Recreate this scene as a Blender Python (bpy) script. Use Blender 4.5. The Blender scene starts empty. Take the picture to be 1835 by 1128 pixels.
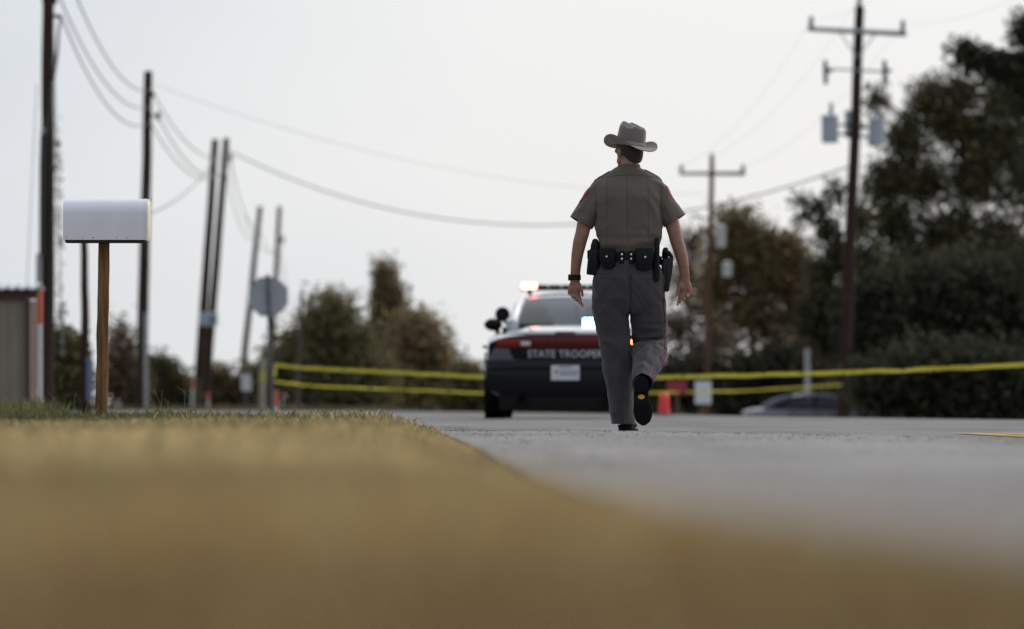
import bpy, bmesh, math, random
import numpy as np
from mathutils import Vector, Matrix, noise
from mathutils.bvhtree import BVHTree

random.seed(7)
rng = np.random.default_rng(7)
scene = bpy.context.scene
COL = scene.collection
R = math.radians
PI = math.pi

# ---------------------------------------------------------------- camera
CAM_H = 0.173            # lying almost on the ground
F_PX = 10194.0           # 200 mm lens on a 36 mm wide frame of 1835 px
CX, HZ = 917.5, 724.0    # principal column, horizon row (photo pixels)
cam_d = bpy.data.cameras.new('camera')
cam = bpy.data.objects.new('camera', cam_d)
COL.objects.link(cam)
cam.location = (0, 0, CAM_H)
cam.rotation_euler = (R(90), 0, 0)
cam_d.sensor_width = 36.0
cam_d.sensor_fit = 'HORIZONTAL'
cam_d.lens = 200.0
cam_d.shift_y = (HZ - 564.0) / 1835.0
cam_d.clip_start = 0.05
cam_d.clip_end = 6000
cam_d.dof.use_dof = True
cam_d.dof.focus_distance = 35.6
cam_d.dof.aperture_fstop = 3.2
scene.camera = cam

# ---------------------------------------------------------------- sky, sun, exposure
SUN_AZ, SUN_EL = R(48), R(28)     # to the right of the view direction, low behind thin cloud
world = bpy.data.worlds.new('World')
scene.world = world
world.use_nodes = True
wn, wl = world.node_tree.nodes, world.node_tree.links
wn.clear()
w_out = wn.new('ShaderNodeOutputWorld')
w_bg = wn.new('ShaderNodeBackground')
w_bg.inputs['Strength'].default_value = 0.1
wl.new(w_bg.outputs[0], w_out.inputs[0])
w_sky = wn.new('ShaderNodeTexSky')
w_sky.sky_type = 'NISHITA'
w_sky.sun_disc = False
w_sky.sun_elevation = SUN_EL
w_sky.sun_rotation = SUN_AZ
w_sky.air_density = 1.2
w_sky.dust_density = 3.0
w_tc = wn.new('ShaderNodeTexCoord')
w_dot = wn.new('ShaderNodeVectorMath'); w_dot.operation = 'DOT_PRODUCT'
w_dot.inputs[1].default_value = (math.sin(SUN_AZ) * math.cos(SUN_EL), math.cos(SUN_AZ) * math.cos(SUN_EL), math.sin(SUN_EL))
wl.new(w_tc.outputs['Generated'], w_dot.inputs[0])
w_noi = wn.new('ShaderNodeTexNoise')
w_noi.inputs['Scale'].default_value = 7.0
w_noi.inputs['Detail'].default_value = 4.0
w_noi.inputs['Roughness'].default_value = 0.45
w_map = wn.new('ShaderNodeMapping')
w_map.inputs['Scale'].default_value = (1.0, 1.0, 2.6)
w_map.inputs['Location'].default_value = (0.35, 0.2, 0.1)
wl.new(w_tc.outputs['Generated'], w_map.inputs[0])
wl.new(w_map.outputs[0], w_noi.inputs['Vector'])
w_add = wn.new('ShaderNodeMath'); w_add.operation = 'MULTIPLY_ADD'   # brightness toward the veiled sun, broken by cloud
w_add.inputs[1].default_value = 0.12
wl.new(w_noi.outputs['Fac'], w_add.inputs[0])
wl.new(w_dot.outputs['Value'], w_add.inputs[2])
w_ramp = wn.new('ShaderNodeValToRGB')
cr_ = w_ramp.color_ramp       # input is (dot + cloud) mapped so that 0 = opposite the sun, 1 = at the sun
cr_.elements[0].position = 0.0; cr_.elements[0].color = (.40, .44, .51, 1)
cr_.elements[1].position = 1.0; cr_.elements[1].color = (1.06, 1.03, .98, 1)
for p_, c_ in ((.45, (.52, .57, .65)), (.712, (.69, .745, .835)), (.738, (.84, .865, .895)), (.757, (.945, .948, .955)), (.80, (.975, .972, .965))):
    e = cr_.elements.new(p_); e.color = (*c_, 1)
w_mr = wn.new('ShaderNodeMapRange')
w_mr.inputs['From Min'].default_value = -1.0; w_mr.inputs['From Max'].default_value = 1.15
w_sep0 = wn.new('ShaderNodeSeparateXYZ'); wl.new(w_tc.outputs['Generated'], w_sep0.inputs[0])
w_min = wn.new('ShaderNodeMath'); w_min.operation = 'MINIMUM'; w_min.inputs[1].default_value = .12; wl.new(w_sep0.outputs['Z'], w_min.inputs[0])
w_ma = wn.new('ShaderNodeMath'); w_ma.operation = 'MULTIPLY_ADD'; w_ma.inputs[1].default_value = -.9     # whiter veil near the horizon
wl.new(w_min.outputs[0], w_ma.inputs[0]); wl.new(w_add.outputs[0], w_ma.inputs[2])
wl.new(w_ma.outputs[0], w_mr.inputs['Value']); wl.new(w_mr.outputs[0], w_ramp.inputs[0])
w_sep = wn.new('ShaderNodeSeparateXYZ')
wl.new(w_tc.outputs['Generated'], w_sep.inputs[0])
w_el = wn.new('ShaderNodeMath'); w_el.operation = 'MULTIPLY_ADD'; w_el.use_clamp = False
w_el.inputs[1].default_value = 5.0       # an overcast sky is brighter overhead than at the horizon
w_el.inputs[2].default_value = 9.3
wl.new(w_sep.outputs['Z'], w_el.inputs[0])
w_sc = wn.new('ShaderNodeVectorMath'); w_sc.operation = 'SCALE'
wl.new(w_ramp.outputs[0], w_sc.inputs[0])
wl.new(w_el.outputs[0], w_sc.inputs['Scale'])
w_mix = wn.new('ShaderNodeMix'); w_mix.data_type = 'RGBA'
w_mix.inputs['Factor'].default_value = 0.93
wl.new(w_sky.outputs[0], w_mix.inputs['A'])
wl.new(w_sc.outputs[0], w_mix.inputs['B'])
wl.new(w_mix.outputs['Result'], w_bg.inputs['Color'])

sun_d = bpy.data.lights.new('sun', 'SUN')
sun_d.energy = 0.9
sun_d.angle = R(16)
sun_d.color = (1.0, 0.93, 0.83)
sun = bpy.data.objects.new('sun', sun_d)
COL.objects.link(sun)
sd = Vector((math.sin(SUN_AZ) * math.cos(SUN_EL), math.cos(SUN_AZ) * math.cos(SUN_EL), math.sin(SUN_EL)))
sun.rotation_euler = (-sd).to_track_quat('-Z', 'Y').to_euler()
sun.location = (30, 20, 30)

scene.view_settings.view_transform = 'Standard'
scene.view_settings.look = 'None'
scene.view_settings.exposure = 0.0
scene.view_settings.gamma = 1.0
scene.view_settings.use_curve_mapping = False
scene.render.engine = 'CYCLES'
scene.cycles.use_denoising = True
scene.cycles.max_bounces = 8
scene.cycles.transparent_max_bounces = 16
scene.cycles.sample_clamp_indirect = 6.0

# ---------------------------------------------------------------- helpers
def at(px, py, Y):
    """world point seen at photo pixel (px, py) if it stands Y metres away"""
    return Vector(((px - CX) / F_PX * Y, Y, CAM_H + (HZ - py) / F_PX * Y))

def link(nt, a, b):
    nt.links.new(a, b)

def mat(name, col, rough=0.6, metal=0.0, spec=0.5, coat=0.0, var=None, bump=None, emit=None, col2=None, sheen=0.0, stretch=None, sss=0.0):
    m = bpy.data.materials.new(name)
    m.use_nodes = True
    nt = m.node_tree
    b = nt.nodes['Principled BSDF']
    b.inputs['Base Color'].default_value = (*col, 1)
    b.inputs['Roughness'].default_value = rough
    b.inputs['Metallic'].default_value = metal
    b.inputs['Specular IOR Level'].default_value = spec
    b.inputs['Coat Weight'].default_value = coat
    b.inputs['Coat Roughness'].default_value = 0.05
    b.inputs['Sheen Weight'].default_value = sheen
    if sss:
        b.inputs['Subsurface Weight'].default_value = sss
        b.inputs['Subsurface Radius'].default_value = (0.01, 0.004, 0.002)
    if emit:
        b.inputs['Emission Color'].default_value = (*emit[0], 1)
        b.inputs['Emission Strength'].default_value = emit[1]
    if var or bump:
        tc = nt.nodes.new('ShaderNodeTexCoord')
        mp = nt.nodes.new('ShaderNodeMapping')
        if stretch: mp.inputs['Scale'].default_value = stretch
        link(nt, tc.outputs['Object'], mp.inputs[0])
    if var:                                   # var = (scale, amount): colour wanders between col and col2
        c2 = col2 if col2 else tuple(max(0, c * (1 - var[1])) for c in col)
        n = nt.nodes.new('ShaderNodeTexNoise')
        n.inputs['Scale'].default_value = var[0]
        n.inputs['Detail'].default_value = 6
        n.inputs['Roughness'].default_value = 0.62
        link(nt, mp.outputs[0], n.inputs['Vector'])
        rp = nt.nodes.new('ShaderNodeValToRGB')
        rp.color_ramp.elements[0].position = 0.35
        rp.color_ramp.elements[1].position = 0.66
        rp.color_ramp.elements[0].color = (*c2, 1)
        rp.color_ramp.elements[1].color = (*col, 1)
        link(nt, n.outputs['Fac'], rp.inputs[0])
        link(nt, rp.outputs[0], b.inputs['Base Color'])
    if bump:                                  # bump = (scale, strength, distance)
        n2 = nt.nodes.new('ShaderNodeTexNoise')
        n2.inputs['Scale'].default_value = bump[0]
        n2.inputs['Detail'].default_value = 5
        link(nt, mp.outputs[0], n2.inputs['Vector'])
        bp = nt.nodes.new('ShaderNodeBump')
        bp.inputs['Strength'].default_value = bump[1]
        bp.inputs['Distance'].default_value = bump[2]
        link(nt, n2.outputs['Fac'], bp.inputs['Height'])
        link(nt, bp.outputs[0], b.inputs['Normal'])
    return m

def tint_mat(name, rough=0.7, transl=0.3):
    """foliage: colour from the per-leaf attribute 'tint', some light let through"""
    m = bpy.data.materials.new(name)
    m.use_nodes = True
    nt = m.node_tree
    b = nt.nodes['Principled BSDF']
    b.inputs['Roughness'].default_value = rough
    b.inputs['Specular IOR Level'].default_value = 0.25
    a = nt.nodes.new('ShaderNodeAttribute'); a.attribute_name = 'tint'
    link(nt, a.outputs['Color'], b.inputs['Base Color'])
    t = nt.nodes.new('ShaderNodeBsdfTranslucent')
    link(nt, a.outputs['Color'], t.inputs['Color'])
    mx = nt.nodes.new('ShaderNodeMixShader'); mx.inputs[0].default_value = transl
    link(nt, b.outputs[0], mx.inputs[1]); link(nt, t.outputs[0], mx.inputs[2])
    link(nt, mx.outputs[0], nt.nodes['Material Output'].inputs['Surface'])
    return m

def tag(o, label=None, cat=None, group=None, kind=None):
    if label: o['label'] = label
    if cat: o['category'] = cat
    if group: o['group'] = group
    if kind: o['kind'] = kind
    return o

def thing(name, label, cat, loc=(0, 0, 0), rz=0.0, group=None):
    o = bpy.data.objects.new(name, None)
    COL.objects.link(o)
    o.empty_display_size = 0.2
    o.location = loc
    o.rotation_euler = (0, 0, rz)
    return tag(o, label, cat, group)

def link_obj(name, me, m=None, parent=None, smooth=False):
    if m is not None: me.materials.append(m)
    if smooth:
        me.polygons.foreach_set('use_smooth', [True] * len(me.polygons))
    o = bpy.data.objects.new(name, me)
    COL.objects.link(o)
    if parent is not None: o.parent = parent
    return o

class MB:
    """collects geometry, then links it as one mesh object"""
    def __init__(s): s.v, s.f = [], []
    def add(s, v, f):
        k = len(s.v)
        s.v += [tuple(p) for p in v]
        s.f += [tuple(i + k for i in q) for q in f]
        return s
    def box(s, c, d, M=None):
        x, y, z = d[0] / 2, d[1] / 2, d[2] / 2
        v = [Vector((sx * x, sy * y, sz * z)) for sz in (-1, 1) for sx, sy in ((-1, -1), (1, -1), (1, 1), (-1, 1))]
        if M is not None: v = [M @ p for p in v]
        v = [p + Vector(c) for p in v]
        return s.add(v, [(3, 2, 1, 0), (4, 5, 6, 7), (0, 1, 5, 4), (1, 2, 6, 5), (2, 3, 7, 6), (3, 0, 4, 7)])
    def prism(s, pts, ax, t):
        """polygon pts (3-D, planar) pushed along vector ax by t"""
        a = Vector(ax) * t
        n = len(pts)
        v = [Vector(p) for p in pts] + [Vector(p) + a for p in pts]
        f = [tuple(range(n)), tuple(reversed(range(n, 2 * n)))]
        f += [(i, n + i, n + (i + 1) % n, (i + 1) % n) for i in range(n)]
        return s.add(v, f)
    def loft(s, rings, cap=True, closed=True):
        n = len(rings[0])
        v = [p for r in rings for p in r]
        f = []
        for k in range(len(rings) - 1):
            for i in range(n if closed else n - 1):
                j = (i + 1) % n
                f.append((k * n + i, k * n + j, (k + 1) * n + j, (k + 1) * n + i))
        if cap and closed:
            f.append(tuple(reversed(range(n))))
            f.append(tuple((len(rings) - 1) * n + i for i in range(n)))
        return s.add(v, f)
    def tube(s, path, rad, n=10, ref=(1, 0, 0), round_ends=False, p=2.0):
        """tube along path; rad entries r or (r_ref, r_other); ref fixes the roll"""
        P = [Vector(q) for q in path]
        if not isinstance(rad, (list, tuple)): rad = [rad] * len(P)
        rad = [(r, r) if not isinstance(r, (tuple, list)) else r for r in rad]
        T = []
        for i in range(len(P)):
            a, b = P[max(0, i - 1)], P[min(len(P) - 1, i + 1)]
            T.append((b - a).normalized())
        if round_ends:
            r0, r1 = min(rad[0]), min(rad[-1])
            addA = [(P[0] - T[0] * r0 * math.sin(q), tuple(x * math.cos(q) for x in rad[0])) for q in (1.35, 0.9, 0.45)]
            addB = [(P[-1] + T[-1] * r1 * math.sin(q), tuple(x * math.cos(q) for x in rad[-1])) for q in (0.45, 0.9, 1.35)]
            T = [T[0]] * 3 + T + [T[-1]] * 3
            P = [q[0] for q in addA] + P + [q[0] for q in addB]
            rad = [q[1] for q in addA] + rad + [q[1] for q in addB]
        rings = []
        ref = Vector(ref)
        for c, t, r in zip(P, T, rad):
            u = ref - ref.dot(t) * t
            if u.length < 1e-4: u = Vector((0, 1, 0)) - t.y * t
            u.normalize()
            w = t.cross(u)
            ring = []
            for i in range(n):
                q = 2 * PI * i / n
                cc, ss = math.cos(q), math.sin(q)
                if p != 2.0:
                    cc = math.copysign(abs(cc) ** (2 / p), cc); ss = math.copysign(abs(ss) ** (2 / p), ss)
                ring.append(c + u * r[0] * cc + w * r[1] * ss)
            rings.append(ring)
        return s.loft(rings)
    def lathe(s, c, prof, n=16, axis='z'):
        rings = []
        for r, h in prof:
            ring = []
            for i in range(n):
                q = 2 * PI * i / n
                p = Vector((r * math.cos(q), r * math.sin(q), h))
                if axis == 'x': p = Vector((p.z, p.x, p.y))
                if axis == 'y': p = Vector((p.x, p.z, p.y))
                ring.append(p + Vector(c))
            rings.append(ring)
        return s.loft(rings)
    def ellipsoid(s, c, r, M=None, nu=20, nv=12):
        rings = []
        for k in range(nv + 1):
            ph = -PI / 2 + PI * (k + 0.02 + (0 if k < nv else -0.04)) / nv
            ring = []
            for i in range(nu):
                q = 2 * PI * i / nu
                p = Vector((r[0] * math.cos(ph) * math.cos(q), r[1] * math.cos(ph) * math.sin(q), r[2] * math.sin(ph)))
                if M is not None: p = M @ p
                ring.append(p + Vector(c))
            rings.append(ring)
        return s.loft(rings)
    def mesh(s, name):
        me = bpy.data.meshes.new(name)
        me.from_pydata(s.v, [], s.f)
        me.update()
        return me
    def build(s, name, m, parent=None, smooth=False, bevel=0.0, fixn=True, seg=2):
        me = s.mesh(name)
        if fixn or bevel:
            bm = bmesh.new(); bm.from_mesh(me)
            bmesh.ops.recalc_face_normals(bm, faces=bm.faces)
            if bevel:
                es = [q for q in bm.edges if len(q.link_faces) == 2 and q.calc_face_angle(0) > R(28)]
                bmesh.ops.bevel(bm, geom=es, offset=bevel, segments=seg, affect='EDGES', profile=0.6)
            bm.to_mesh(me); bm.free()
        o = link_obj(name, me, m, parent, smooth)
        if smooth and not bevel:
            try:
                me.set_sharp_from_angle(angle=R(42))
            except Exception:
                pass
        return o

def bake(ob):
    """apply the modifiers of ob to its mesh"""
    bpy.context.view_layer.update()
    dg = bpy.context.evaluated_depsgraph_get()
    me = bpy.data.meshes.new_from_object(ob.evaluated_get(dg))
    old = ob.data
    ob.modifiers.clear()
    ob.data = me
    bpy.data.meshes.remove(old)
    return ob

def remesh(ob, voxel, it=4, fac=0.5, dec=None):
    q = ob.modifiers.new('r', 'REMESH'); q.mode = 'VOXEL'; q.voxel_size = voxel; q.adaptivity = 0
    if it:
        q = ob.modifiers.new('s', 'SMOOTH'); q.iterations = it; q.factor = fac
    if dec:
        q = ob.modifiers.new('d', 'DECIMATE'); q.ratio = dec
    bake(ob)
    ob.data.polygons.foreach_set('use_smooth', [True] * len(ob.data.polygons))
    return ob

def bvh_of(ob):
    me = ob.data
    return BVHTree.FromPolygons([v.co.copy() for v in me.vertices], [tuple(p.vertices) for p in me.polygons])

def copy_tree(o, parent=None):
    c = o.copy(); COL.objects.link(c)
    if parent is not None: c.parent = parent
    for ch in list(o.children): copy_tree(ch, c)
    return c

def text_mesh(s, size, extrude, offset=0.0, space=1.0):
    cu = bpy.data.curves.new('t', 'FONT')
    cu.body = s; cu.size = size; cu.extrude = extrude; cu.offset = offset
    cu.align_x = 'CENTER'; cu.align_y = 'CENTER'; cu.space_character = space
    cu.resolution_u = 3
    ob = bpy.data.objects.new('t', cu); COL.objects.link(ob)
    bpy.context.view_layer.update()
    me = bpy.data.meshes.new_from_object(ob.evaluated_get(bpy.context.evaluated_depsgraph_get()))
    bpy.data.objects.remove(ob); bpy.data.curves.remove(cu)
    return me

def interp(x, pts):
    if x <= pts[0][0]: return pts[0][1]
    for (a, b), (c, d) in zip(pts, pts[1:]):
        if x <= c: return b + (d - b) * (x - a) / (c - a)
    return pts[-1][1]

def sstep(a, b, x):
    t = min(1, max(0, (x - a) / (b - a)))
    return t * t * (3 - 2 * t)

# ---------------------------------------------------------------- ground, road
LEFT = [(-6, .95), (2, .76), (3.75, .63), (5.2, .51), (6.6, .41), (10.5, .24), (14.4, .15), (24, -.07), (38.5, -.44), (50, -.85), (62, -1.7), (76, -3.4), (88, -5.2), (95, -7.4), (105, -15), (112, -60), (120, -220)]
RIGHT = [(-6, 6.8), (31, 6.1), (50, 5.9), (60, 5.6), (66, 4.9), (74, 3.75), (93, 2.35), (126, -2.0), (147, -12), (158, -60), (172, -220)]
def lawn_z(X, Y):
    e = interp(Y, LEFT) - X
    if e > 0:
        top = interp(Y, [(0, .080), (4, .076), (20, .072), (33, .080), (36.0, .074), (40, .035), (46, -.03), (60, -.03), (90, -.02)])
        wob = 0.012 * noise.noise(Vector((X * 1.3, Y * .7, 3.1))) + 0.006 * noise.noise(Vector((X * 4, Y * 3, 1.1)))
        return -0.015 + (top + 0.015) * sstep(-0.02, 0.55, e) + wob * sstep(0.05, .6, e)
    r = X - interp(Y, RIGHT)
    if r > -0.3:
        return -0.02 - 1.28 * sstep(0.15, 2.8, r) * sstep(-3.5, 1.0, X) + 0.03 * noise.noise(Vector((X * .8, Y * .5, 9)))
    return -0.02

def axis(parts):
    out = []
    for a, b, st in parts:
        n = max(1, int(round((b - a) / st)))
        out += [a + (b - a) * i / n for i in range(n)]
    return out + [parts[-1][1]]

def sheet(name, xs, ys, zf, m):
    v = [(x, y, zf(x, y)) for y in ys for x in xs]
    n = len(xs)
    f = [(j * n + i, j * n + i + 1, (j + 1) * n + i + 1, (j + 1) * n + i) for j in range(len(ys) - 1) for i in range(n - 1)]
    me = bpy.data.meshes.new(name); me.from_pydata(v, [], f); me.update()
    return tag(link_obj(name, me, m, None, True), kind='structure')

m_ground = mat('ground_soil', (.33, .245, .13), .95, var=(3.0, .4), col2=(.20, .15, .075), bump=(60, .6, .02), spec=.1)
nt = m_ground.node_tree; b_ = nt.nodes['Principled BSDF']
tc_ = nt.nodes.new('ShaderNodeTexCoord'); sx_ = nt.nodes.new('ShaderNodeSeparateXYZ'); link(nt, tc_.outputs['Object'], sx_.inputs[0])
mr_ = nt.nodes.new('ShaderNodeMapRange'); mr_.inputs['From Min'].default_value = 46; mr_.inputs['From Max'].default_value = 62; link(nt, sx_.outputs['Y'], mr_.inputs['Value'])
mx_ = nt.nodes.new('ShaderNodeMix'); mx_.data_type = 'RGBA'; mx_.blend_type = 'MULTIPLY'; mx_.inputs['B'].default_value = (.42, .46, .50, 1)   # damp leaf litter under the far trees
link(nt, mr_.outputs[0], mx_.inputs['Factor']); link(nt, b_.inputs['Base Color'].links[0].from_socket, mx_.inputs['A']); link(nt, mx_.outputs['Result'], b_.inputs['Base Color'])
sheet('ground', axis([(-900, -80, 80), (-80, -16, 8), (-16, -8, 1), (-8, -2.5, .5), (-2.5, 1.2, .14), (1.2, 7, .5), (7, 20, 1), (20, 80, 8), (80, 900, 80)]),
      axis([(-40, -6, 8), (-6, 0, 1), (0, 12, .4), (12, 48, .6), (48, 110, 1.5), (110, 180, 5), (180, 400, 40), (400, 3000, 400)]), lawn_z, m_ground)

# road: chip-sealed asphalt that bends away to the left
def road_mat(name, c1, c2, bscale, bstr):
    m = mat(name, c1, .9, spec=.25, var=(900 * .02, .3), col2=c2)
    nt = m.node_tree; b = nt.nodes['Principled BSDF']
    tc = nt.nodes.new('ShaderNodeTexCoord')
    fine = nt.nodes.new('ShaderNodeTexNoise'); fine.inputs['Scale'].default_value = bscale; fine.inputs['Detail'].default_value = 3
    link(nt, tc.outputs['Object'], fine.inputs['Vector'])
    big = nt.nodes.new('ShaderNodeTexNoise'); big.inputs['Scale'].default_value = .9; big.inputs['Detail'].default_value = 5
    mp = nt.nodes.new('ShaderNodeMapping'); mp.inputs['Scale'].default_value = (1.1, .16, 1)
    link(nt, tc.outputs['Object'], mp.inputs[0]); link(nt, mp.outputs[0], big.inputs['Vector'])
    mul = nt.nodes.new('ShaderNodeMix'); mul.data_type = 'RGBA'; mul.blend_type = 'MULTIPLY'; mul.inputs['Factor'].default_value = 1
    r1 = nt.nodes.new('ShaderNodeValToRGB')
    r1.color_ramp.elements[0].position = .33; r1.color_ramp.elements[0].color = (.42, .42, .42, 1)
    r1.color_ramp.elements[1].position = .62; r1.color_ramp.elements[1].color = (1.12, 1.12, 1.12, 1)
    link(nt, fine.outputs['Fac'], r1.inputs[0])
    r2 = nt.nodes.new('ShaderNodeValToRGB')
    r2.color_ramp.elements[0].position = .3; r2.color_ramp.elements[0].color = (.70, .70, .71, 1)
    r2.color_ramp.elements[1].position = .65; r2.color_ramp.elements[1].color = (1.06, 1.05, 1.04, 1)
    link(nt, big.outputs['Fac'], r2.inputs[0])
    link(nt, r1.outputs[0], mul.inputs['A']); link(nt, r2.outputs[0], mul.inputs['B'])
    mul2 = nt.nodes.new('ShaderNodeMix'); mul2.data_type = 'RGBA'; mul2.blend_type = 'MULTIPLY'; mul2.inputs['Factor'].default_value = 1
    src = b.inputs['Base Color'].links[0].from_socket
    link(nt, src, mul2.inputs['A']); link(nt, mul.outputs['Result'], mul2.inputs['B'])
    link(nt, mul2.outputs['Result'], b.inputs['Base Color'])
    bp = nt.nodes.new('ShaderNodeBump'); bp.inputs['Strength'].default_value = bstr; bp.inputs['Distance'].default_value = .006
    link(nt, fine.outputs['Fac'], bp.inputs['Height']); link(nt, bp.outputs[0], b.inputs['Normal'])
    return m
m_road = road_mat('asphalt_far', (.29, .278, .27), (.245, .235, .23), 60, .4)
m_road2 = road_mat('asphalt_near', (.395, .372, .355), (.30, .285, .275), 75, .9)

def ribbon(name, ys, m, z, xl, xr, nx=2, top=None):
    v, f = [], []
    for y in ys:
        a, b = xl(y), xr(y)
        for i in range(nx + 1):
            x = a + (b - a) * i / nx
            v.append((x, y, z if top is None else top(x, y)))
    n = nx + 1
    for j in range(len(ys) - 1):
        for i in range(nx):
            f.append((j * n + i, j * n + i + 1, (j + 1) * n + i + 1, (j + 1) * n + i))
    me = bpy.data.meshes.new(name); me.from_pydata(v, [], f); me.update()
    return tag(link_obj(name, me, m, None, True), kind='structure')
ribbon('road', axis([(-6, 60, 3), (60, 112, 2), (112, 147, 5)]) + [152, 158], m_road, 0.0,
       lambda y: interp(y, LEFT) - (.12 if y < 60 else 0), lambda y: interp(y, RIGHT))
# newer, coarser chip seal laid over the near part, ending in a ragged low lip just before the walker
def seal_edge(x):
    return (33.6 + .5 * (.6 - x) if x < .6 else max(22.0, 33.6 - 4.3 * (x - .6))) + .10 * noise.noise(Vector((x * 5, .3, 0))) + .05 * noise.noise(Vector((x * 21, 4, 0)))
mb = MB()
xs = axis([(-.75, 3.4, .024), (3.4, 6.2, .2)])
rows = []
def chip(x, y):      # stones standing proud of the binder
    return .0095 * max(-.25, noise.noise(Vector((x * 38, y * 38, 2)))) + .006 * noise.noise(Vector((x * 9, y * 5, 7))) + .004 * noise.noise(Vector((x * 1.7, y * .8, 11)))
for t in [-6, 0, 4, 8, 12, 14, 16, 17, 18]:
    rows.append([Vector((max(x, interp(t, LEFT) - .14), t, .010 + chip(x, t) * .8)) for x in xs])
NR = 90
for k in range(1, NR + 1):
    row = []
    for x in xs:
        y = 18 + (seal_edge(x) - 18) * (k / NR) ** .8
        row.append(Vector((max(x, interp(y, LEFT) - .14), y, .010 + chip(x, y) * 1.3)))
    rows.append(row)
rows.append([Vector((p.x, p.y + .02, -.004)) for p in rows[-1]])
mb.loft(rows, cap=False, closed=False)
tag(mb.build('road_surface_near', m_road2, None, True), kind='structure')
# painted centre stripe
m_yel = mat('road_paint_yellow', (.62, .40, .06), .75, var=(14, .35), bump=(70, .4, .003))
mb = MB()
cl = lambda y: 2.67 - .0235 * (y - 31)
for a, b, zz in ((22.5, 32.8, .005),):
    mb.add([(cl(a) - .10, a, zz), (cl(a) + .07, a, zz), (cl(b) + .07, b, zz), (cl(b) - .10, b, zz)], [(0, 1, 2, 3)])
    mb.add([(cl(a) + .14, a, zz), (cl(a) + .31, a, zz), (cl(b) + .31, b, zz), (cl(b) + .14, b, zz)], [(0, 1, 2, 3)])
tag(mb.build('centre_line_marking', m_yel), kind='structure')

# ---------------------------------------------------------------- grass (uncountable: one object per kind)
m_grass = tint_mat('grass_blades', .8, .25)
def blades(name, label, zones, seed, heads=False):
    r = np.random.default_rng(seed)
    VS, TS = [], []
    for (x0, x1f, y0, y1, dens, hmin, hmax, wid, lean, colf, keep) in zones:
        n = int(abs((x1f((y0 + y1) / 2)) - x0) * (y1 - y0) * dens)
        Y = r.uniform(y0, y1, n)
        xr = np.interp(Y, [q[0] for q in LEFT], [q[1] for q in LEFT]) if x1f(0) != 999 else None
        X = x0 + (np.array([x1f(y) for y in Y]) - x0) * r.random(n)
        Z = np.array([lawn_z(x, y) for x, y in zip(X, Y)])
        ok = np.array([keep(x, y) for x, y in zip(X, Y)], bool) if keep else np.ones(n, bool)
        X, Y, Z = X[ok], Y[ok], Z[ok]; n = len(X)
        e = np.interp(Y, [q[0] for q in LEFT], [q[1] for q in LEFT]) - X
        H = r.uniform(hmin, hmax, n) * (0.6 + .8 * r.random(n)) * np.clip(.35 + e * 1.6, .35, 1.0)
        clump = np.array([noise.noise(Vector((x * 2.2, y * 1.1, 5.5))) for x, y in zip(X, Y)])
        H *= 1 + .45 * clump
        a = r.uniform(0, 2 * PI, n); L = r.uniform(.1, lean, n) * H
        dx, dy = np.cos(a) * L, np.sin(a) * L
        b = r.uniform(0, PI, n); w = wid * r.uniform(.6, 1.3, n)
        wx, wy = np.cos(b) * w, np.sin(b) * w
        V = np.stack([np.stack([X - wx, Y - wy, Z - .006], 1), np.stack([X + wx, Y + wy, Z - .006], 1),
                      np.stack([X + dx * .4 + wx * .5, Y + dy * .4 + wy * .5, Z + H * .62], 1),
                      np.stack([X + dx, Y + dy, Z + H], 1)], 1)
        VS.append(V.reshape(-1, 3))
        C = colf(X, Y, clump, r)
        TS.append(np.repeat(C, 4, 0))
    V = np.concatenate(VS); C = np.concatenate(TS)
    n = len(V) // 4
    k = np.arange(n) * 4
    F = np.stack([np.stack([k, k + 1, k + 2], 1), np.stack([k, k + 2, k + 3], 1)], 1).reshape(-1)
    me = bpy.data.meshes.new(name)
    me.vertices.add(len(V)); me.vertices.foreach_set('co', V.astype(np.float32).ravel())
    me.loops.add(len(F)); me.loops.foreach_set('vertex_index', F.astype(np.int32))
    me.polygons.add(len(F) // 3)
    me.polygons.foreach_set('loop_start', (np.arange(len(F) // 3) * 3).astype(np.int32))
    me.update(calc_edges=True)
    at_ = me.attributes.new('tint', 'FLOAT_COLOR', 'POINT')
    at_.data.foreach_set('color', np.concatenate([C, np.ones((len(C), 1))], 1).astype(np.float32).ravel())
    o = link_obj(name, me, m_grass)
    return tag(o, label, 'grass', kind='stuff')

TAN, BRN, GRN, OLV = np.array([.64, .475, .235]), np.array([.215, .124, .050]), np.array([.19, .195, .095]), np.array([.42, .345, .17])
def lawn_col(X, Y, cl_, r):
    n = len(X)
    g = np.clip((Y - 15) / 16, 0, 1) * np.clip((-X - .2) / 2.0, 0.05, 1.0) * .85 + .10 + .35 * cl_
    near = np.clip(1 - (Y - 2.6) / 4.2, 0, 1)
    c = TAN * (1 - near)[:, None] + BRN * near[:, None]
    u = r.random(n)
    green = u < g
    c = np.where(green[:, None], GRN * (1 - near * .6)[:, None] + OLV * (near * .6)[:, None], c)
    olive = (~green) & (r.random(n) < .25)
    c = np.where(olive[:, None], OLV, c)
    c = c * (1 - .42 * np.clip((Y - 14) / 10, 0, 1) * np.clip((-X - .6) / 1.8, 0, 1))[:, None]     # turf darkened toward the mailbox, to the left and farther off
    big = np.array([noise.noise(Vector((x * .9, y * .45, 8.8))) for x, y in zip(X, Y)])
    return c * r.uniform(.6, 1.3, (n, 1)) * (1 + .75 * big + .35 * cl_)[:, None]
def weed_col(X, Y, cl_, r):
    n = len(X)
    c = np.where((r.random(n) < .6)[:, None], np.array([.11, .14, .045]), np.array([.2, .185, .08]))
    return c * r.uniform(.6, 1.3, (n, 1))
edge = lambda y: interp(y, LEFT) + .10 + .10 * noise.noise(Vector((y * .9, 2.2, 0))) + .05 * noise.noise(Vector((y * 3.3, 7.2, 0)))
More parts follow.
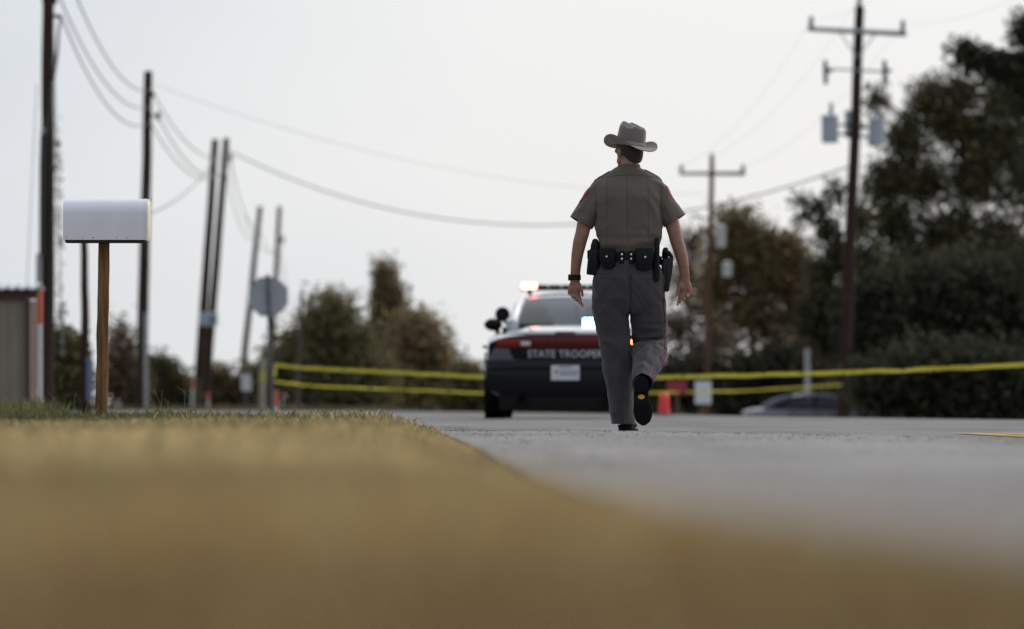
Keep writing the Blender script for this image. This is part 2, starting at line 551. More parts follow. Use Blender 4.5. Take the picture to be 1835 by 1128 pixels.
blades('lawn_grass', 'short patchy tan and green lawn grass on the roadside bank',
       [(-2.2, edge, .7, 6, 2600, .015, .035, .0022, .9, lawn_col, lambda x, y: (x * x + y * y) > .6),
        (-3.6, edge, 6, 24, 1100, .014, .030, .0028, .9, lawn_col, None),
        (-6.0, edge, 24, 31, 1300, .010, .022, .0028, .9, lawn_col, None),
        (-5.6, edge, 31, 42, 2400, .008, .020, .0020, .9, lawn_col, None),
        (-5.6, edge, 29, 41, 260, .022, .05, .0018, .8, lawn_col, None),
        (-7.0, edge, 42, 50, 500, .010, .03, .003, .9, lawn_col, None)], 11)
blades('roadside_weeds', 'taller green weeds at the left past the lawn',
       [(-9.5, lambda y: -.078 * y, 50, 58, 90, .08, .2, .005, .6, weed_col, None),
        (-11, lambda y: -.0815 * y, 58, 84, 150, .07, .20, .006, .6, weed_col, None),
        (-5.2, lambda y: -2.95, 36, 42, 14, .04, .09, .0022, .6, weed_col, None)], 12)
def dry_col(X, Y, cl_, r):
    n = len(X)
    c = np.where((r.random(n) < .35)[:, None], np.array([.09, .10, .04]), np.array([.19, .15, .08]))
    return c * r.uniform(.5, 1.2, (n, 1))
blades('far_verge_grass', 'dull brown and olive verge grass beyond the road bend',
       [(0, lambda y: 22, 62, 130, 45, .05, .16, .012, .7, dry_col, lambda x, y: x - interp(y, RIGHT) > .25),
        (-30, lambda y: 0, 128, 190, 25, .12, .4, .02, .7, dry_col, lambda x, y: x - interp(y, RIGHT) > .3)], 13)
# thin seeding stalks that stand up out of the lawn
mb = MB(); tn = []
rs = random.Random(5)
spots = [(200, 745), (212, 738), (250, 742), (262, 742), (268, 740), (276, 741), (284, 740), (288, 742), (293, 742), (333, 741), (352, 744), (365, 745), (395, 746), (420, 747), (40, 735), (70, 738), (86, 740), (105, 742), (132, 742), (150, 743), (330, 744), (410, 746), (755, 754), (762, 755), (12, 735), (25, 736), (55, 740), (300, 744), (468, 748), (560, 750)]
for px, py in spots:
    Yd = rs.uniform(34.5, 38.5)
    X = (px - CX) / F_PX * Yd
    z0 = lawn_z(X, Yd) - .01
    h = rs.uniform(.07, .20) if px < 340 else rs.uniform(.05, .10)
    l = rs.uniform(-.5, .5) * h
    p = [Vector((X, Yd, z0)), Vector((X + l * .3, Yd, z0 + h * .5)), Vector((X + l * .75, Yd + .01, z0 + h * .85)), Vector((X + l * 1.2, Yd + .02, z0 + h))]
    mb.tube(p, [.0010, .0009, .0008, .0005], 4)
    for q in range(rs.choice([0, 0, 1, 2])):
        s_ = rs.uniform(-1, 1)
        mb.tube([p[2], p[2] + Vector((s_ * h * .28, 0, h * rs.uniform(.1, .3)))], [.0008, .0004], 4)
m_stalk = mat('dry_stalk', (.27, .25, .17), .85)
tag(mb.build('seed_stalks', m_stalk), 'thin dry seeding grass stalks standing above the lawn', 'grass', kind='stuff')

# loose chippings along the lip of the new seal and the lawn edge
mb = MB(); rs = random.Random(17)
def pebble(x, y, z, r):
    o = [Vector((rs.uniform(.6, 1.2) * a, rs.uniform(.6, 1.2) * b, rs.uniform(.5, .9) * c)) * r for a, b, c in ((1, 0, 0), (0, 1, 0), (-1, 0, 0), (0, -1, 0), (0, 0, 1), (0, 0, -.6))]
    mb.add([p + Vector((x, y, z)) for p in o], [(0, 1, 4), (1, 2, 4), (2, 3, 4), (3, 0, 4), (1, 0, 5), (2, 1, 5), (3, 2, 5), (0, 3, 5)])
for i in range(6500):
    x = rs.uniform(-.6, 3.3)
    y = seal_edge(x) + (rs.gauss(0, .12) if i % 3 else rs.uniform(-6, 3.5))
    pebble(x, y, (.012 if y < seal_edge(x) else .001), rs.uniform(.002, .006) * (1.6 if rs.random() < .05 else 1))
for i in range(900):
    y = rs.uniform(14, 44); x = interp(y, LEFT) + rs.gauss(.10, .08)
    pebble(x, y, .012 if y < 35 else .001, rs.uniform(.002, .005))
m_chip = mat('stone_chippings', (.36, .345, .33), .9, var=(40, .8))
tag(mb.build('loose_gravel', m_chip), 'loose grey stone chippings on the road by the walker', 'gravel', kind='stuff')

# ---------------------------------------------------------------- mailbox
m_white = mat('mailbox_white_enamel', (.74, .75, .83), .32, coat=.25, var=(9, .06), bump=(40, .05, .002), stretch=(1, 1, .25))
m_door = mat('mailbox_door_cream', (.80, .77, .68), .45)
m_black = mat('blackened_board', (.012, .011, .010), .8)
m_rust = mat('rusty_rivet', (.05, .035, .03), .7)
m_post = mat('weathered_cedar_post', (.23, .125, .052), .8, var=(5, .6), col2=(.075, .038, .016), bump=(30, .5, .006), stretch=(7, 7, .5), spec=.2)
MD = 34.2
PXM = F_PX / MD
c0 = at(184, 746, MD)
gz = lawn_z(c0.x, MD)
mailbox = thing('mailbox', 'white arched metal mailbox on a rough wooden post in the lawn', 'mailbox', (c0.x, MD, gz))
def ml(px, py, dy=0.0):
    p = at(px, py, MD); return Vector((p.x - c0.x, dy, p.z - gz))
xL, xR = ml(115, 0).x, ml(264, 0).x
zB, zT = ml(0, 431).z, ml(0, 357).z
hw, hh = .098, zT - zB
def arch(hw, h, x, z0, n=14, inset=0.0):
    zs = h - hw * .92
    pts = [Vector((x, -hw + inset, z0 + inset)), Vector((x, -hw + inset, z0 + zs * .5))]
    for i in range(n + 1):
        a = PI - PI * i / n
        pts.append(Vector((x, (hw - inset) * math.cos(a), z0 + zs + (h - zs - inset) * math.sin(a))))
    pts += [Vector((x, hw - inset, z0 + zs * .5)), Vector((x, hw - inset, z0 + inset))]
    return pts
mb = MB()
mb.loft([arch(hw, hh, xL + .004, zB, inset=.004), arch(hw, hh, xL, zB), arch(hw, hh, xL + .012, zB), arch(hw, hh, xR - .012, zB), arch(hw, hh, xR - .008, zB)])
mb.build('box_shell', m_white, mailbox, True)
mb = MB()     # folded seam bead at the mouth
mb.loft([arch(hw + .0025, hh + .0025, xR - .013, zB - .001), arch(hw + .0035, hh + .0035, xR - .008, zB - .001), arch(hw + .0025, hh + .0025, xR - .003, zB - .001)])
mb.build('mouth_rim', m_white, mailbox, True)
mb = MB()
mb.loft([arch(hw + .004, hh + .003, xR - .002, zB - .004), arch(hw + .004, hh + .003, xR + .009, zB - .004), arch(hw - .012, hh - .012, xR + .015, zB + .008), arch(hw - .045, hh - .045, xR + .019, zB + .03)])
door = mb.build('door', m_door, mailbox, True)
mb = MB(); mb.box((xR + .024, 0, zT + .001), (.012, .03, .022)); mb.build('door_latch', m_door, door, bevel=.002)
mb = MB(); mb.box(((xL + xR) / 2 + .001, 0, zB - .0085), (xR - xL - .022, hw * 1.86, .014)); mb.build('base_board', m_black, mailbox, bevel=.001)
for i, px in enumerate((121.5, 150, 168.8, 211.5, 230)):
    p = ml(px, 427)
    mb = MB(); r_ = .0042 if i == 2 else .0026
    mb.lathe((p.x, -hw - .0015, p.z), [(r_, .003), (r_, 0), (r_ * .6, -.0018), (.0004, -.002)], 10, 'y')
    mb.build('rivet', m_rust, mailbox)
rs = random.Random(3)
pts, rad = [], []
for i in range(26):
    t = i / 25
    p = ml(182 + (186.5 - 182) * t, 752 + (436 - 752) * t)
    w = (.0372 - .0035 * t) * (1 + .05 * noise.noise(Vector((0, 0, t * 9))) + .02 * math.sin(t * 31))
    pts.append(Vector((p.x + .003 * noise.noise(Vector((4, 0, t * 5))), 0, p.z))); rad.append((w, w * 1.02))
mb = MB(); mb.tube(pts, rad, 20, p=3.2)
for k, q in enumerate(mb.v):
    n_ = noise.noise(Vector((q[0] * 60, q[1] * 60, q[2] * 3))) * .0016
    mb.v[k] = (q[0] + n_, q[1] + n_, q[2])
mb.build('post', m_post, mailbox, True)

# ---------------------------------------------------------------- trees and shrubs
m_leaf = tint_mat('tree_leaves', .65, .4)
m_bark = mat('tree_bark', (.075, .055, .042), .95, var=(6, .5), bump=(25, .7, .03), stretch=(3, 3, .6), spec=.1)
def leaf_cloud(centres, spread, per, size, cols, r):
    """centres (n,3); per leaves round each; one quad per leaf"""
    n = len(centres) * per
    C = np.repeat(centres, per, 0) + np.clip(r.normal(0, 1, (n, 3)), -1.5, 1.5) * np.repeat(spread, per)[:, None]
    a = r.normal(0, 1, (n, 3)); a /= np.linalg.norm(a, axis=1)[:, None]
    b = np.cross(a, r.normal(0, 1, (n, 3))); b /= np.linalg.norm(b, axis=1)[:, None]
    s = size * r.uniform(.55, 1.25, (n, 1))
    V = np.stack([C - a * s, C + b * s * .5, C + a * s, C - b * s * .5], 1).reshape(-1, 3)
    pick = r.choice(len(cols), n)
    ct = np.array(cols)[pick] * r.uniform(.55, 1.35, (n, 1)) * np.repeat(r.uniform(.7, 1.25, len(centres)), per)[:, None]
    return V, np.repeat(ct, 4, 0)

def leaf_mesh(name, V, C, m, parent):
    me = bpy.data.meshes.new(name)
    n = len(V)
    me.vertices.add(n); me.vertices.foreach_set('co', V.astype(np.float32).ravel())
    me.loops.add(n); me.loops.foreach_set('vertex_index', np.arange(n, dtype=np.int32))
    me.polygons.add(n // 4); me.polygons.foreach_set('loop_start', (np.arange(n // 4) * 4).astype(np.int32))
    me.update(calc_edges=True)
    q = me.attributes.new('tint', 'FLOAT_COLOR', 'POINT')
    q.data.foreach_set('color', np.concatenate([C, np.ones((n, 1))], 1).astype(np.float32).ravel())
    return link_obj(name, me, m, parent)

SOFT = 1.0
def tree(name, label, base, Y, zg, blobs, cols, seed, clumps=60, per=26, size=.12, trunk=.16, spread=.22, cat='tree', group=None, shell=.55, bare=0):
    """blobs: (px, py, rx_px, ry_px, weight) crown lobes as they stand Y metres off; base: trunk foot column"""
    r = np.random.default_rng(seed); rr = random.Random(seed)
    k = Y / F_PX
    foot = Vector(((base - CX) * k, Y, zg))
    t = thing(name, label, cat, foot, 0, group)
    cs, sp, lim = [], [], MB()
    top = max(blobs, key=lambda q: -q[1])
    tp = at(top[0], top[1] + top[3] * .2, Y) - foot
    # trunk: wandering taper from the foot toward the highest lobe
    path, rad = [], []
    for i in range(9):
        q = i / 8
        path.append(Vector((tp.x * q ** 1.3 + .10 * trunk * 8 * noise.noise(Vector((seed, q * 3, 0))) * q, .3 * noise.noise(Vector((q * 3, seed, 2))) * q, -.15 + (tp.z + .15) * q)))
        rad.append(trunk * (1.25 - .35 * min(1, q * 5) - .78 * q))
    mb = MB(); mb.tube(path, rad, 9); mb.build('trunk', m_bark, t, True)
    for (px, py, rx, ry, w) in blobs:
        c = at(px, py, Y) - foot
        a, b = rx * k, ry * k
        dpt = min(a, b * 1.3) * .9
        n = max(3, int(clumps * w))
        d = r.normal(0, 1, (n, 3)); d /= np.linalg.norm(d, axis=1)[:, None]
        rad_ = np.clip(np.abs(r.normal(0, 1, (n, 1))) * .50 + shell * .25, 0, 1.05)
        P = np.array(c)[None, :] + d * rad_ * np.array([[a, dpt, b]])
        cs.append(P); sp.append(r.uniform(.5, 1.25, n) * spread)
        # a limb to the lobe, twigs to its clumps
        j = min(8, max(1, int(8 * max(.12, min(.9, (c.z - b * .8) / max(.1, tp.z))))))
        s0 = path[j]
        mid = (s0 + c) / 2 + Vector((0, 0, -.12 * (c - s0).length))
        lim.tube([s0, mid, c], [rad[j] * .6, rad[j] * .4, .02], 6)
        for q in P[:: 3 if not bare else 1]:
            e = Vector(q)
            m_ = c.lerp(e, .5) + Vector((rr.uniform(-.1, .1), rr.uniform(-.1, .1), rr.uniform(-.05, .12)))
            lim.tube([c.lerp(s0, .25), m_, e], [.022, .014, .006], 4)
    lim.build('limbs', m_bark, t, True)
    V, C = leaf_cloud(np.concatenate(cs), np.concatenate(sp), per, size, cols, r)
    leaf_mesh('crown', V, C, m_leaf, t)
    return t
DG, MG, BR, OL, RU = (.085, .085, .046), (.125, .118, .055), (.22, .145, .085), (.19, .155, .072), (.26, .165, .08)
EV = (.046, .050, .030)
tree('broadleaf_tree', 'tall dark leafy tree with sky gaps filling the right edge', 1740, 172, -1.15,
     [(1700, 215, 75, 75, 1.5), (1790, 180, 60, 80, 1.3), (1620, 250, 55, 70, 1.1), (1650, 330, 70, 70, 1.6), (1750, 320, 90, 90, 2.4), (1840, 300, 60, 120, 1.6),
      (1600, 400, 60, 60, 1.4), (1700, 430, 90, 80, 2.6), (1800, 440, 80, 90, 2.4), (1620, 480, 70, 60, 2.0), (1570, 180, 16, 24, .25), (1575, 330, 30, 45, .5), (1745, 240, 50, 60, 1), (1800, 250, 60, 60, 1.2), (1660, 175, 40, 36, .7), (1720, 165, 40, 40, .7), (1610, 320, 40, 50, .8)],
     [DG, MG, OL, DG], 21, clumps=72, per=24, size=.09, trunk=.32, spread=.27, bare=1)
tree('cedar_tree', 'near black cedar spreading its upper branches at the far right corner', 1860, 158, -1.1,
     [(1835, 130, 40, 40, 1.4), (1800, 120, 40, 14, .8), (1750, 108, 35, 11, .7), (1722, 92, 14, 10, .3), (1838, 60, 22, 30, .9), (1860, 190, 70, 50, 1.6), (1880, 320, 100, 90, 2), (1880, 480, 110, 90, 2)],
     [EV, EV, DG], 22, clumps=46, per=26, size=.10, trunk=.3, spread=.26)
tree('evergreen_shrub', 'dense dark evergreen thicket below the tall right tree', 1690, 163, -1.0,
     [(1640, 560, 90, 80, 3), (1740, 560, 90, 90, 3.2), (1820, 580, 70, 110, 3), (1590, 640, 65, 90, 2.6), (1680, 665, 100, 80, 3.4), (1790, 670, 90, 80, 3.2), (1560, 560, 45, 60, 1.6), (1560, 700, 40, 45, 1.4)],
     [EV, DG, EV], 23, clumps=115, per=36, size=.13, trunk=.2, spread=.42, cat='shrub', shell=.7)
tree('slender_tree', 'slender tree with sparse leaf tufts left of the transformer pole', 1540, 167, -1.2,
     [(1500, 345, 16, 16, .18), (1436, 358, 10, 9, .10), (1470, 375, 14, 14, .2), (1440, 388, 10, 9, .1), (1480, 410, 22, 22, .4), (1500, 460, 30, 34, .8), (1545, 470, 36, 40, 1.0), (1470, 490, 26, 26, .5), (1490, 545, 44, 44, 1.8), (1545, 570, 45, 50, 1.8), (1450, 580, 30, 36, 1.0), (1500, 620, 50, 30, 1.4), (1540, 400, 22, 40, .5)],
     [DG, MG, DG], 24, clumps=52, per=24, size=.10, trunk=.14, spread=.24, bare=1)
tree('autumn_tree', 'rusty brown and green tree behind the sedan', 1370, 190, -1.3,
     [(1318, 408, 26, 22, .8), (1345, 432, 34, 28, 1.1), (1375, 455, 36, 30, 1.2), (1408, 452, 26, 24, .8), (1432, 478, 28, 30, .9), (1330, 480, 46, 40, 1.6), (1390, 510, 50, 44, 1.8), (1440, 540, 36, 44, 1.2), (1295, 455, 24, 34, .7), (1345, 560, 60, 50, 1.8), (1410, 600, 50, 44, 1.5), (1285, 520, 30, 40, .7)],
     [RU, BR, OL, OL, MG], 25, clumps=60, per=26, size=.10, trunk=.2, spread=.42, bare=1)
tree('bare_brown_tree', 'grey brown half bare tree left of the second crossarm pole', 1235, 205, -1.3,
     [(1240, 440, 35, 36, .9), (1225, 500, 40, 50, 1.3), (1270, 540, 45, 60, 1.5), (1215, 590, 40, 60, 1.4), (1290, 610, 50, 60, 1.5), (1250, 660, 60, 50, 1.8)],
     [(.17, .135, .10), (.15, .13, .095), BR], 26, clumps=60, per=14, size=.10, trunk=.2, spread=.42, bare=1)
tree('brush_thicket', 'low dark brush behind the white and red signs', 1240, 172, -1.25,
     [(1200, 690, 40, 50, 1.6), (1260, 680, 50, 55, 2), (1330, 675, 50, 50, 1.8), (1300, 715, 60, 40, 1.8), (1390, 660, 45, 55, 1.6), (1440, 665, 45, 50, 1.4), (1390, 715, 50, 30, 1.6), (1350, 725, 50, 25, 1.4)],
     [(.05, .045, .035), (.07, .06, .04), DG], 27, clumps=46, per=28, size=.13, trunk=.08, spread=.24, cat='shrub', shell=.7)
tree('brush_thicket', 'brownish brush under the trees right of the sedan', 1470, 180, -1.25,
     [(1440, 640, 40, 40, 1.4), (1490, 660, 50, 50, 1.8), (1530, 690, 50, 45, 1.6), (1470, 705, 60, 40, 1.6)],
     [(.10, .075, .055), (.07, .06, .04), BR], 28, clumps=40, per=26, size=.12, trunk=.08, spread=.25, cat='shrub', shell=.7)
tree('evergreen_shrub', 'low dark shrub at the roadside right of the transformer pole', 1660, 132, -1.25,
     [(1580, 690, 45, 50, 1.5), (1660, 680, 60, 60, 2.2), (1750, 685, 65, 60, 2.4), (1830, 690, 60, 55, 2.2), (1700, 720, 110, 35, 2.4), (1900, 690, 60, 60, 2)],
     [EV, DG, EV], 29, clumps=46, per=30, size=.11, trunk=.1, spread=.40, cat='shrub', shell=.7)
tree('hedge_bush', 'low dark hedge glimpsed under and beside the patrol car', 1030, 176, -.6,
     [(900, 722, 40, 18, 1), (960, 715, 45, 26, 1.4), (1030, 712, 45, 28, 1.6), (1100, 708, 45, 30, 1.6), (1160, 700, 45, 36, 1.6), (1000, 740, 120, 18, 2), (1130, 738, 80, 22, 1.6)],
     [OL, DG, (.10, .085, .06)], 30, clumps=50, per=30, size=.12, trunk=.08, spread=.34, cat='shrub', shell=.7)
# left of centre
tree('round_bush', 'broad dark green bush behind the stop sign', 585, 172, -.25,
     [(590, 590, 40, 40, 1.8), (550, 640, 45, 45, 1.8), (620, 630, 55, 55, 2.4), (580, 690, 75, 45, 3), (520, 675, 30, 45, 1.2), (650, 690, 60, 45, 2.2), (590, 560, 18, 18, .4)],
     [(.19, .175, .085), (.23, .19, .09), (.15, .15, .075)], 31, clumps=66, per=34, size=.10, trunk=.12, spread=.42, cat='shrub', shell=.7)
tree('spire_tree', 'tall narrow tree with a pointed top above the bushes', 700, 180, -.3,
     [(688, 474, 2, 10, .06), (689, 492, 5, 14, .25), (690, 516, 9, 20, .5), (692, 545, 15, 28, 1.0), (698, 575, 24, 26, 1.0), (704, 604, 34, 32, 1.2), (714, 540, 8, 20, .15), (705, 590, 36, 42, 1.5), (700, 640, 50, 50, 2), (710, 695, 60, 45, 2.4)],
     [(.28, .20, .11), (.24, .20, .10), (.20, .17, .09)], 32, clumps=60, per=30, size=.09, trunk=.12, spread=.26)
tree('round_bush', 'russet bush right of the narrow tree', 760, 176, -.28,
     [(745, 600, 34, 32, 1.3), (765, 635, 38, 42, 1.6), (745, 680, 50, 45, 2), (800, 690, 45, 34, 1.5), (785, 660, 25, 30, .8)],
     [(.30, .21, .12), (.32, .22, .11), (.24, .20, .10), (.20, .175, .10)], 33, clumps=60, per=30, size=.10, trunk=.1, spread=.42, cat='shrub', shell=.7)
tree('round_bush', 'low yellow green bush beside the patrol car', 840, 158, -.2,
     [(830, 680, 25, 22, .9), (855, 700, 30, 26, 1.1), (825, 712, 40, 22, 1.2), (880, 712, 40, 20, 1.2)],
     [OL, (.13, .125, .04), MG], 34, clumps=40, per=26, size=.12, trunk=.07, spread=.22, cat='shrub', shell=.7)
tree('hedge_bush', 'dark low bush between the leaning poles', 400, 196, -.3,
     [(350, 708, 40, 20, 1), (410, 700, 45, 26, 1.3), (460, 690, 40, 36, 1.4), (390, 680, 20, 18, .4), (495, 660, 25, 50, .8), (450, 722, 40, 16, 1), (380, 726, 40, 14, 1)],
     [OL, (.08, .075, .04), BR], 35, clumps=50, per=28, size=.11, trunk=.07, spread=.28, cat='shrub', shell=.7)
tree('hedge_bush', 'dark green bush right of the second pole', 295, 185, -.3,
     [(290, 665, 24, 26, .9), (310, 690, 30, 34, 1.3), (285, 712, 40, 22, 1.2), (325, 712, 24, 18, .6)],
     [(.06, .07, .04), DG, OL], 36, clumps=50, per=30, size=.10, trunk=.08, spread=.26, cat='shrub', shell=.7)
tree('twiggy_shrub', 'twiggy greyish shrub between the mailbox post and second pole', 222, 168, -.3,
     [(212, 600, 16, 26, .4), (222, 640, 28, 36, 1.2), (215, 685, 36, 40, 1.8), (240, 700, 26, 34, 1)],
     [(.10, .08, .06), OL, BR], 37, clumps=50, per=18, size=.09, trunk=.08, spread=.26, cat='shrub', bare=1)
tree('twiggy_shrub', 'light green weedy shrub behind the orange topped post', 118, 112, -.05,
     [(105, 610, 14, 30, .5), (118, 650, 26, 40, 1.3), (108, 695, 26, 36, 1.5), (140, 690, 22, 40, 1.2), (130, 630, 16, 30, .5)],
     [(.11, .125, .05), MG, OL], 38, clumps=34, per=22, size=.09, trunk=.05, spread=.18, cat='shrub')

# ---------------------------------------------------------------- utility poles, cables
m_pole = mat('creosoted_pole', (.062, .036, .028), .9, var=(2.5, .5), col2=(.026, .016, .014), bump=(20, .5, .02), stretch=(6, 6, .4), spec=.2)
m_polel = mat('grey_weathered_pole', (.13, .10, .085), .85, var=(2.5, .4), bump=(20, .5, .02), stretch=(6, 6, .4), spec=.2)
m_rpole = mat('reddish_new_pole', (.16, .085, .055), .85, var=(2.5, .4), bump=(20, .5, .02), stretch=(6, 6, .4), spec=.2)
m_galv = mat('galvanised_steel', (.34, .35, .36), .6, metal=.1, var=(4, .2))
m_grey = mat('transformer_grey_paint', (.42, .46, .53), .45, var=(3, .12))
m_porc = mat('porcelain_insulator', (.10, .10, .11), .3, coat=.4)
m_cable = mat('cable_jacket', (.16, .165, .16), .6)
m_iron = mat('dark_iron', (.03, .03, .033), .6)
def pole(name, label, bpx, bpy_, tpx, tpy, Y, r0, m, zg=0.0, group='telephone poles along the left roadside'):
    a, b = at(bpx, bpy_, Y), at(tpx, tpy, Y)
    d = (b - a) / (b.z - a.z)
    foot = a + d * (zg - a.z)
    t = thing(name, label, 'utility pole', foot, 0, group)
    n = 12
    path = [(b - foot) * (i / n) + Vector((.02 * noise.noise(Vector((Y, i * .4, 1))), 0, 0)) for i in range(n + 1)]
    path[0] = path[0] - d * .3
    mb = MB(); mb.tube(path, [r0 * (1 - .33 * i / n) for i in range(n + 1)], 14)
    mb.build('shaft', m, t, True)
    return t, foot
def on(t, px, py, Y, dy=0.0):
    return at(px, py, Y) + Vector((0, dy, 0)) - t.location
def hardware(t, px, py, Y, w=.16, h=.2):
    """a bracket bolted to the shaft carrying a spool insulator"""
    p = on(t, px, py, Y, -.02)
    mb = MB(); mb.box(p + Vector((-.08, 0, 0)), (.22, .05, .05)); mb.box(p + Vector((.02, 0, 0)), (.03, .07, h * .9))
    mb.lathe(p + Vector((.07, 0, -h * .35)), [(.02, 0), (.05, .02), (.035, h * .35), (.055, h * .6), (.02, h * .7)], 10)
    mb.build('bracket', m_iron, t)
p1, _ = pole('utility_pole', 'tallest dark pole at the left edge beside the shed', 84, 700, 87, -110, 110, .155, m_pole)
hardware(p1, 92, 2, 110)
mb = MB()   # service riser looped down the shaft
mb.tube([on(p1, x, y, 110, -.17) for x, y in ((110, 30), (106, 60), (104, 95), (99, 130), (93, 150), (90, 200), (86, 232), (79, 245), (77, 300), (76, 460))], [.02, .024, .028, .034, .04, .04, .05, .06, .055, .05], 8)
mb.build('riser_cable', m_iron, p1, True)
mb = MB(); mb.box(on(p1, 79, 236, 110, -.17), (.10, .1, .12)); mb.build('cable_clamp', m_galv, p1, bevel=.01)
mb = MB(); mb.tube([on(p1, 71.5, 455, 110, -.17), on(p1, 70, 700, 110, -.17)], .058, 10); mb.build('conduit', m_galv, p1, True)
mb = MB(); mb.tube([on(p1, 92, 30, 110, -.1), on(p1, 110, 30, 110, -.1)], .035, 8); mb.build('standoff_arm', m_iron, p1)

p2, _ = pole('utility_pole', 'second dark pole just right of the mailbox', 253, 735, 266, 128, 150, .165, m_pole)
hardware(p2, 270, 170, 150); hardware(p2, 280, 208, 150, h=.3)
mb = MB(); mb.tube([on(p2, 262, 560, 150, -.16), on(p2, 262, 735, 150, -.16)], .06, 10); mb.build('conduit', m_galv, p2, True)
mb = MB(); mb.box(on(p2, 263, 345, 150, -.16), (.10, .12, .35)); mb.build('junction_box', m_iron, p2, bevel=.01)
p3, _ = pole('utility_pole', 'leaning pole of the close pair, left one, with a small box on it', 352, 735, 386, 250, 189, .165, m_pole)
mb = MB(); mb.box(on(p3, 374, 572, 189, -.22), (.62, .18, .46)); bx = mb.build('meter_box', m_grey, p3, bevel=.02)
mb = MB(); mb.lathe(on(p3, 381, 572, 189, -.33), [(.09, .02), (.09, -.05), (.03, -.06)], 12, 'y'); mb.build('meter_dial', m_porc, bx)
p3b, _ = pole('utility_pole', 'leaning pole of the close pair, right one, crossing behind its neighbour', 366, 735, 406, 248, 192, .155, m_pole)
hardware(p3b, 411, 283, 192, h=.3)
p4, _ = pole('utility_pole', 'thin leaning brown pole to the left of the stop sign', 428, 735, 466, 370, 245, .155, m_pole)
p5, _ = pole('utility_pole', 'thin greyish pole rising straight above the stop sign', 482, 735, 501, 370, 252, .145, m_pole)
hardware(p5, 505, 430, 252, h=.45)
p6, _ = pole('utility_pole', 'slim faint pole at the left side of the round bush', 532, 735, 541, 520, 165, .075, m_polel)
p7, _ = pole('utility_pole', 'short black service pole seen beneath the mailbox', 153, 740, 151, 400, 90, .078, m_pole, group='telephone poles along the left roadside')
mb = MB(); mb.box(on(p7, 161, 680, 90, -.12), (.09, .12, .70)); mb.build('meter_box', mat('blue_grey_box', (.12, .16, .25), .5), p7, bevel=.01)
# crossarm poles on the right
def insulator(t, p, h=.22):
    mb = MB(); mb.lathe(p, [(.025, -.04), (.03, 0), (.075, .03), (.05, h * .4), (.07, h * .5), (.05, h * .8), (.06, h * .9), (.02, h)], 12)
    mb.build('insulator', m_porc, t, True)
q1, f1 = pole('utility_pole', 'tall black pole with transformers and two crossarms at right', 1511, 745, 1541, 12, 150, .18, m_pole, zg=-1.25, group='crossarm power poles on the right')
mb = MB(); a, b = on(q1, 1447, 53, 150, -.18), on(q1, 1623, 62, 150, -.18)
mb.tube([a, b], (.062, .075), 4); mb.build('crossarm', m_galv, q1)
for px, py in ((1453, 50), (1617, 57), (1540, 12)): insulator(q1, on(q1, px, py, 150, -.18 if py > 20 else 0), .30)
mb = MB()
for s in (-1, 1): mb.tube([on(q1, 1537 + s * 34, 57, 150, -.12), on(q1, 1536, 105, 150, -.12)], .02, 5)
mb.build('crossarm_brace', m_galv, q1)
mb = MB(); mb.tube([on(q1, 1475, 124, 150, -.18), on(q1, 1590, 130, 150, -.18)], (.025, .03), 4); mb.build('lower_crossarm', m_galv, q1)
for px in (1479, 1585):
    mb = MB(); c = on(q1, px, 128, 150, -.22)
    mb.tube([c + Vector((-.02, 0, .28)), c + Vector((.0, 0, .02)), c + Vector((.0, 0, -.36))], [.05, .075, .055], 8)
    mb.box(c + Vector((.08, .04, 0)), (.2, .1, .08)); mb.build('fuse_cutout', m_porc, q1, True)
for px, py, w in ((1486, 233, .22), (1530, 222, .22), (1570, 238, .22)):
    c = on(q1, px, py, 150, -.30 if px != 1530 else .38)
    mb = MB(); h = .34
    mb.lathe(c, [(.02, -h - .02), (w - .02, -h - .015), (w, -h), (w, h - .03), (w + .015, h - .03), (w + .015, h), (w - .03, h + .035), (.03, h + .05)], 20)
    tr = mb.build('transformer', m_grey, q1, True)
    mb = MB(); mb.lathe(c + Vector((.03, 0, h + .03)), [(.035, 0), (.06, .05), (.04, .1), (.06, .15), (.04, .2), (.05, .26), (.015, .36)], 10); mb.build('bushing', m_porc, tr, True)
    mb = MB(); pc = on(q1, 1532, py, 150)
    mb.tube([c + Vector((0, 0, .12)), pc + Vector((0, 0, .12))], .035, 6); mb.tube([c + Vector((0, 0, -.12)), pc + Vector((0, 0, -.12))], .035, 6)
    mb.build('mount_bracket', m_iron, q1)
q2, f2 = pole('utility_pole', 'reddish pole with one crossarm standing behind the walker', 1267, 745, 1276, 286, 166, .105, m_rpole, zg=-1.3, group='crossarm power poles on the right')
mb = MB(); mb.tube([on(q2, 1217, 312, 166, -.18), on(q2, 1335, 312, 166, -.18)], (.045, .06), 4); mb.build('crossarm', m_polel, q2)
for px, py in ((1221, 308), (1331, 308), (1275.5, 287)): insulator(q2, on(q2, px, py, 166, -.18 if py > 300 else 0), .2)
for px, py, hh_ in ((1291, 425, .31), (1302, 484, .2)):
    mb = MB(); c = on(q2, px, py, 166, -.3)
    mb.lathe(c, [(.02, -hh_), (.14, -hh_), (.145, hh_ - .03), (.15, hh_), (.02, hh_ + .05)], 16)
    mb.build('transformer', mat('pale_transformer_paint', (.55, .54, .52), .5), q2, True)

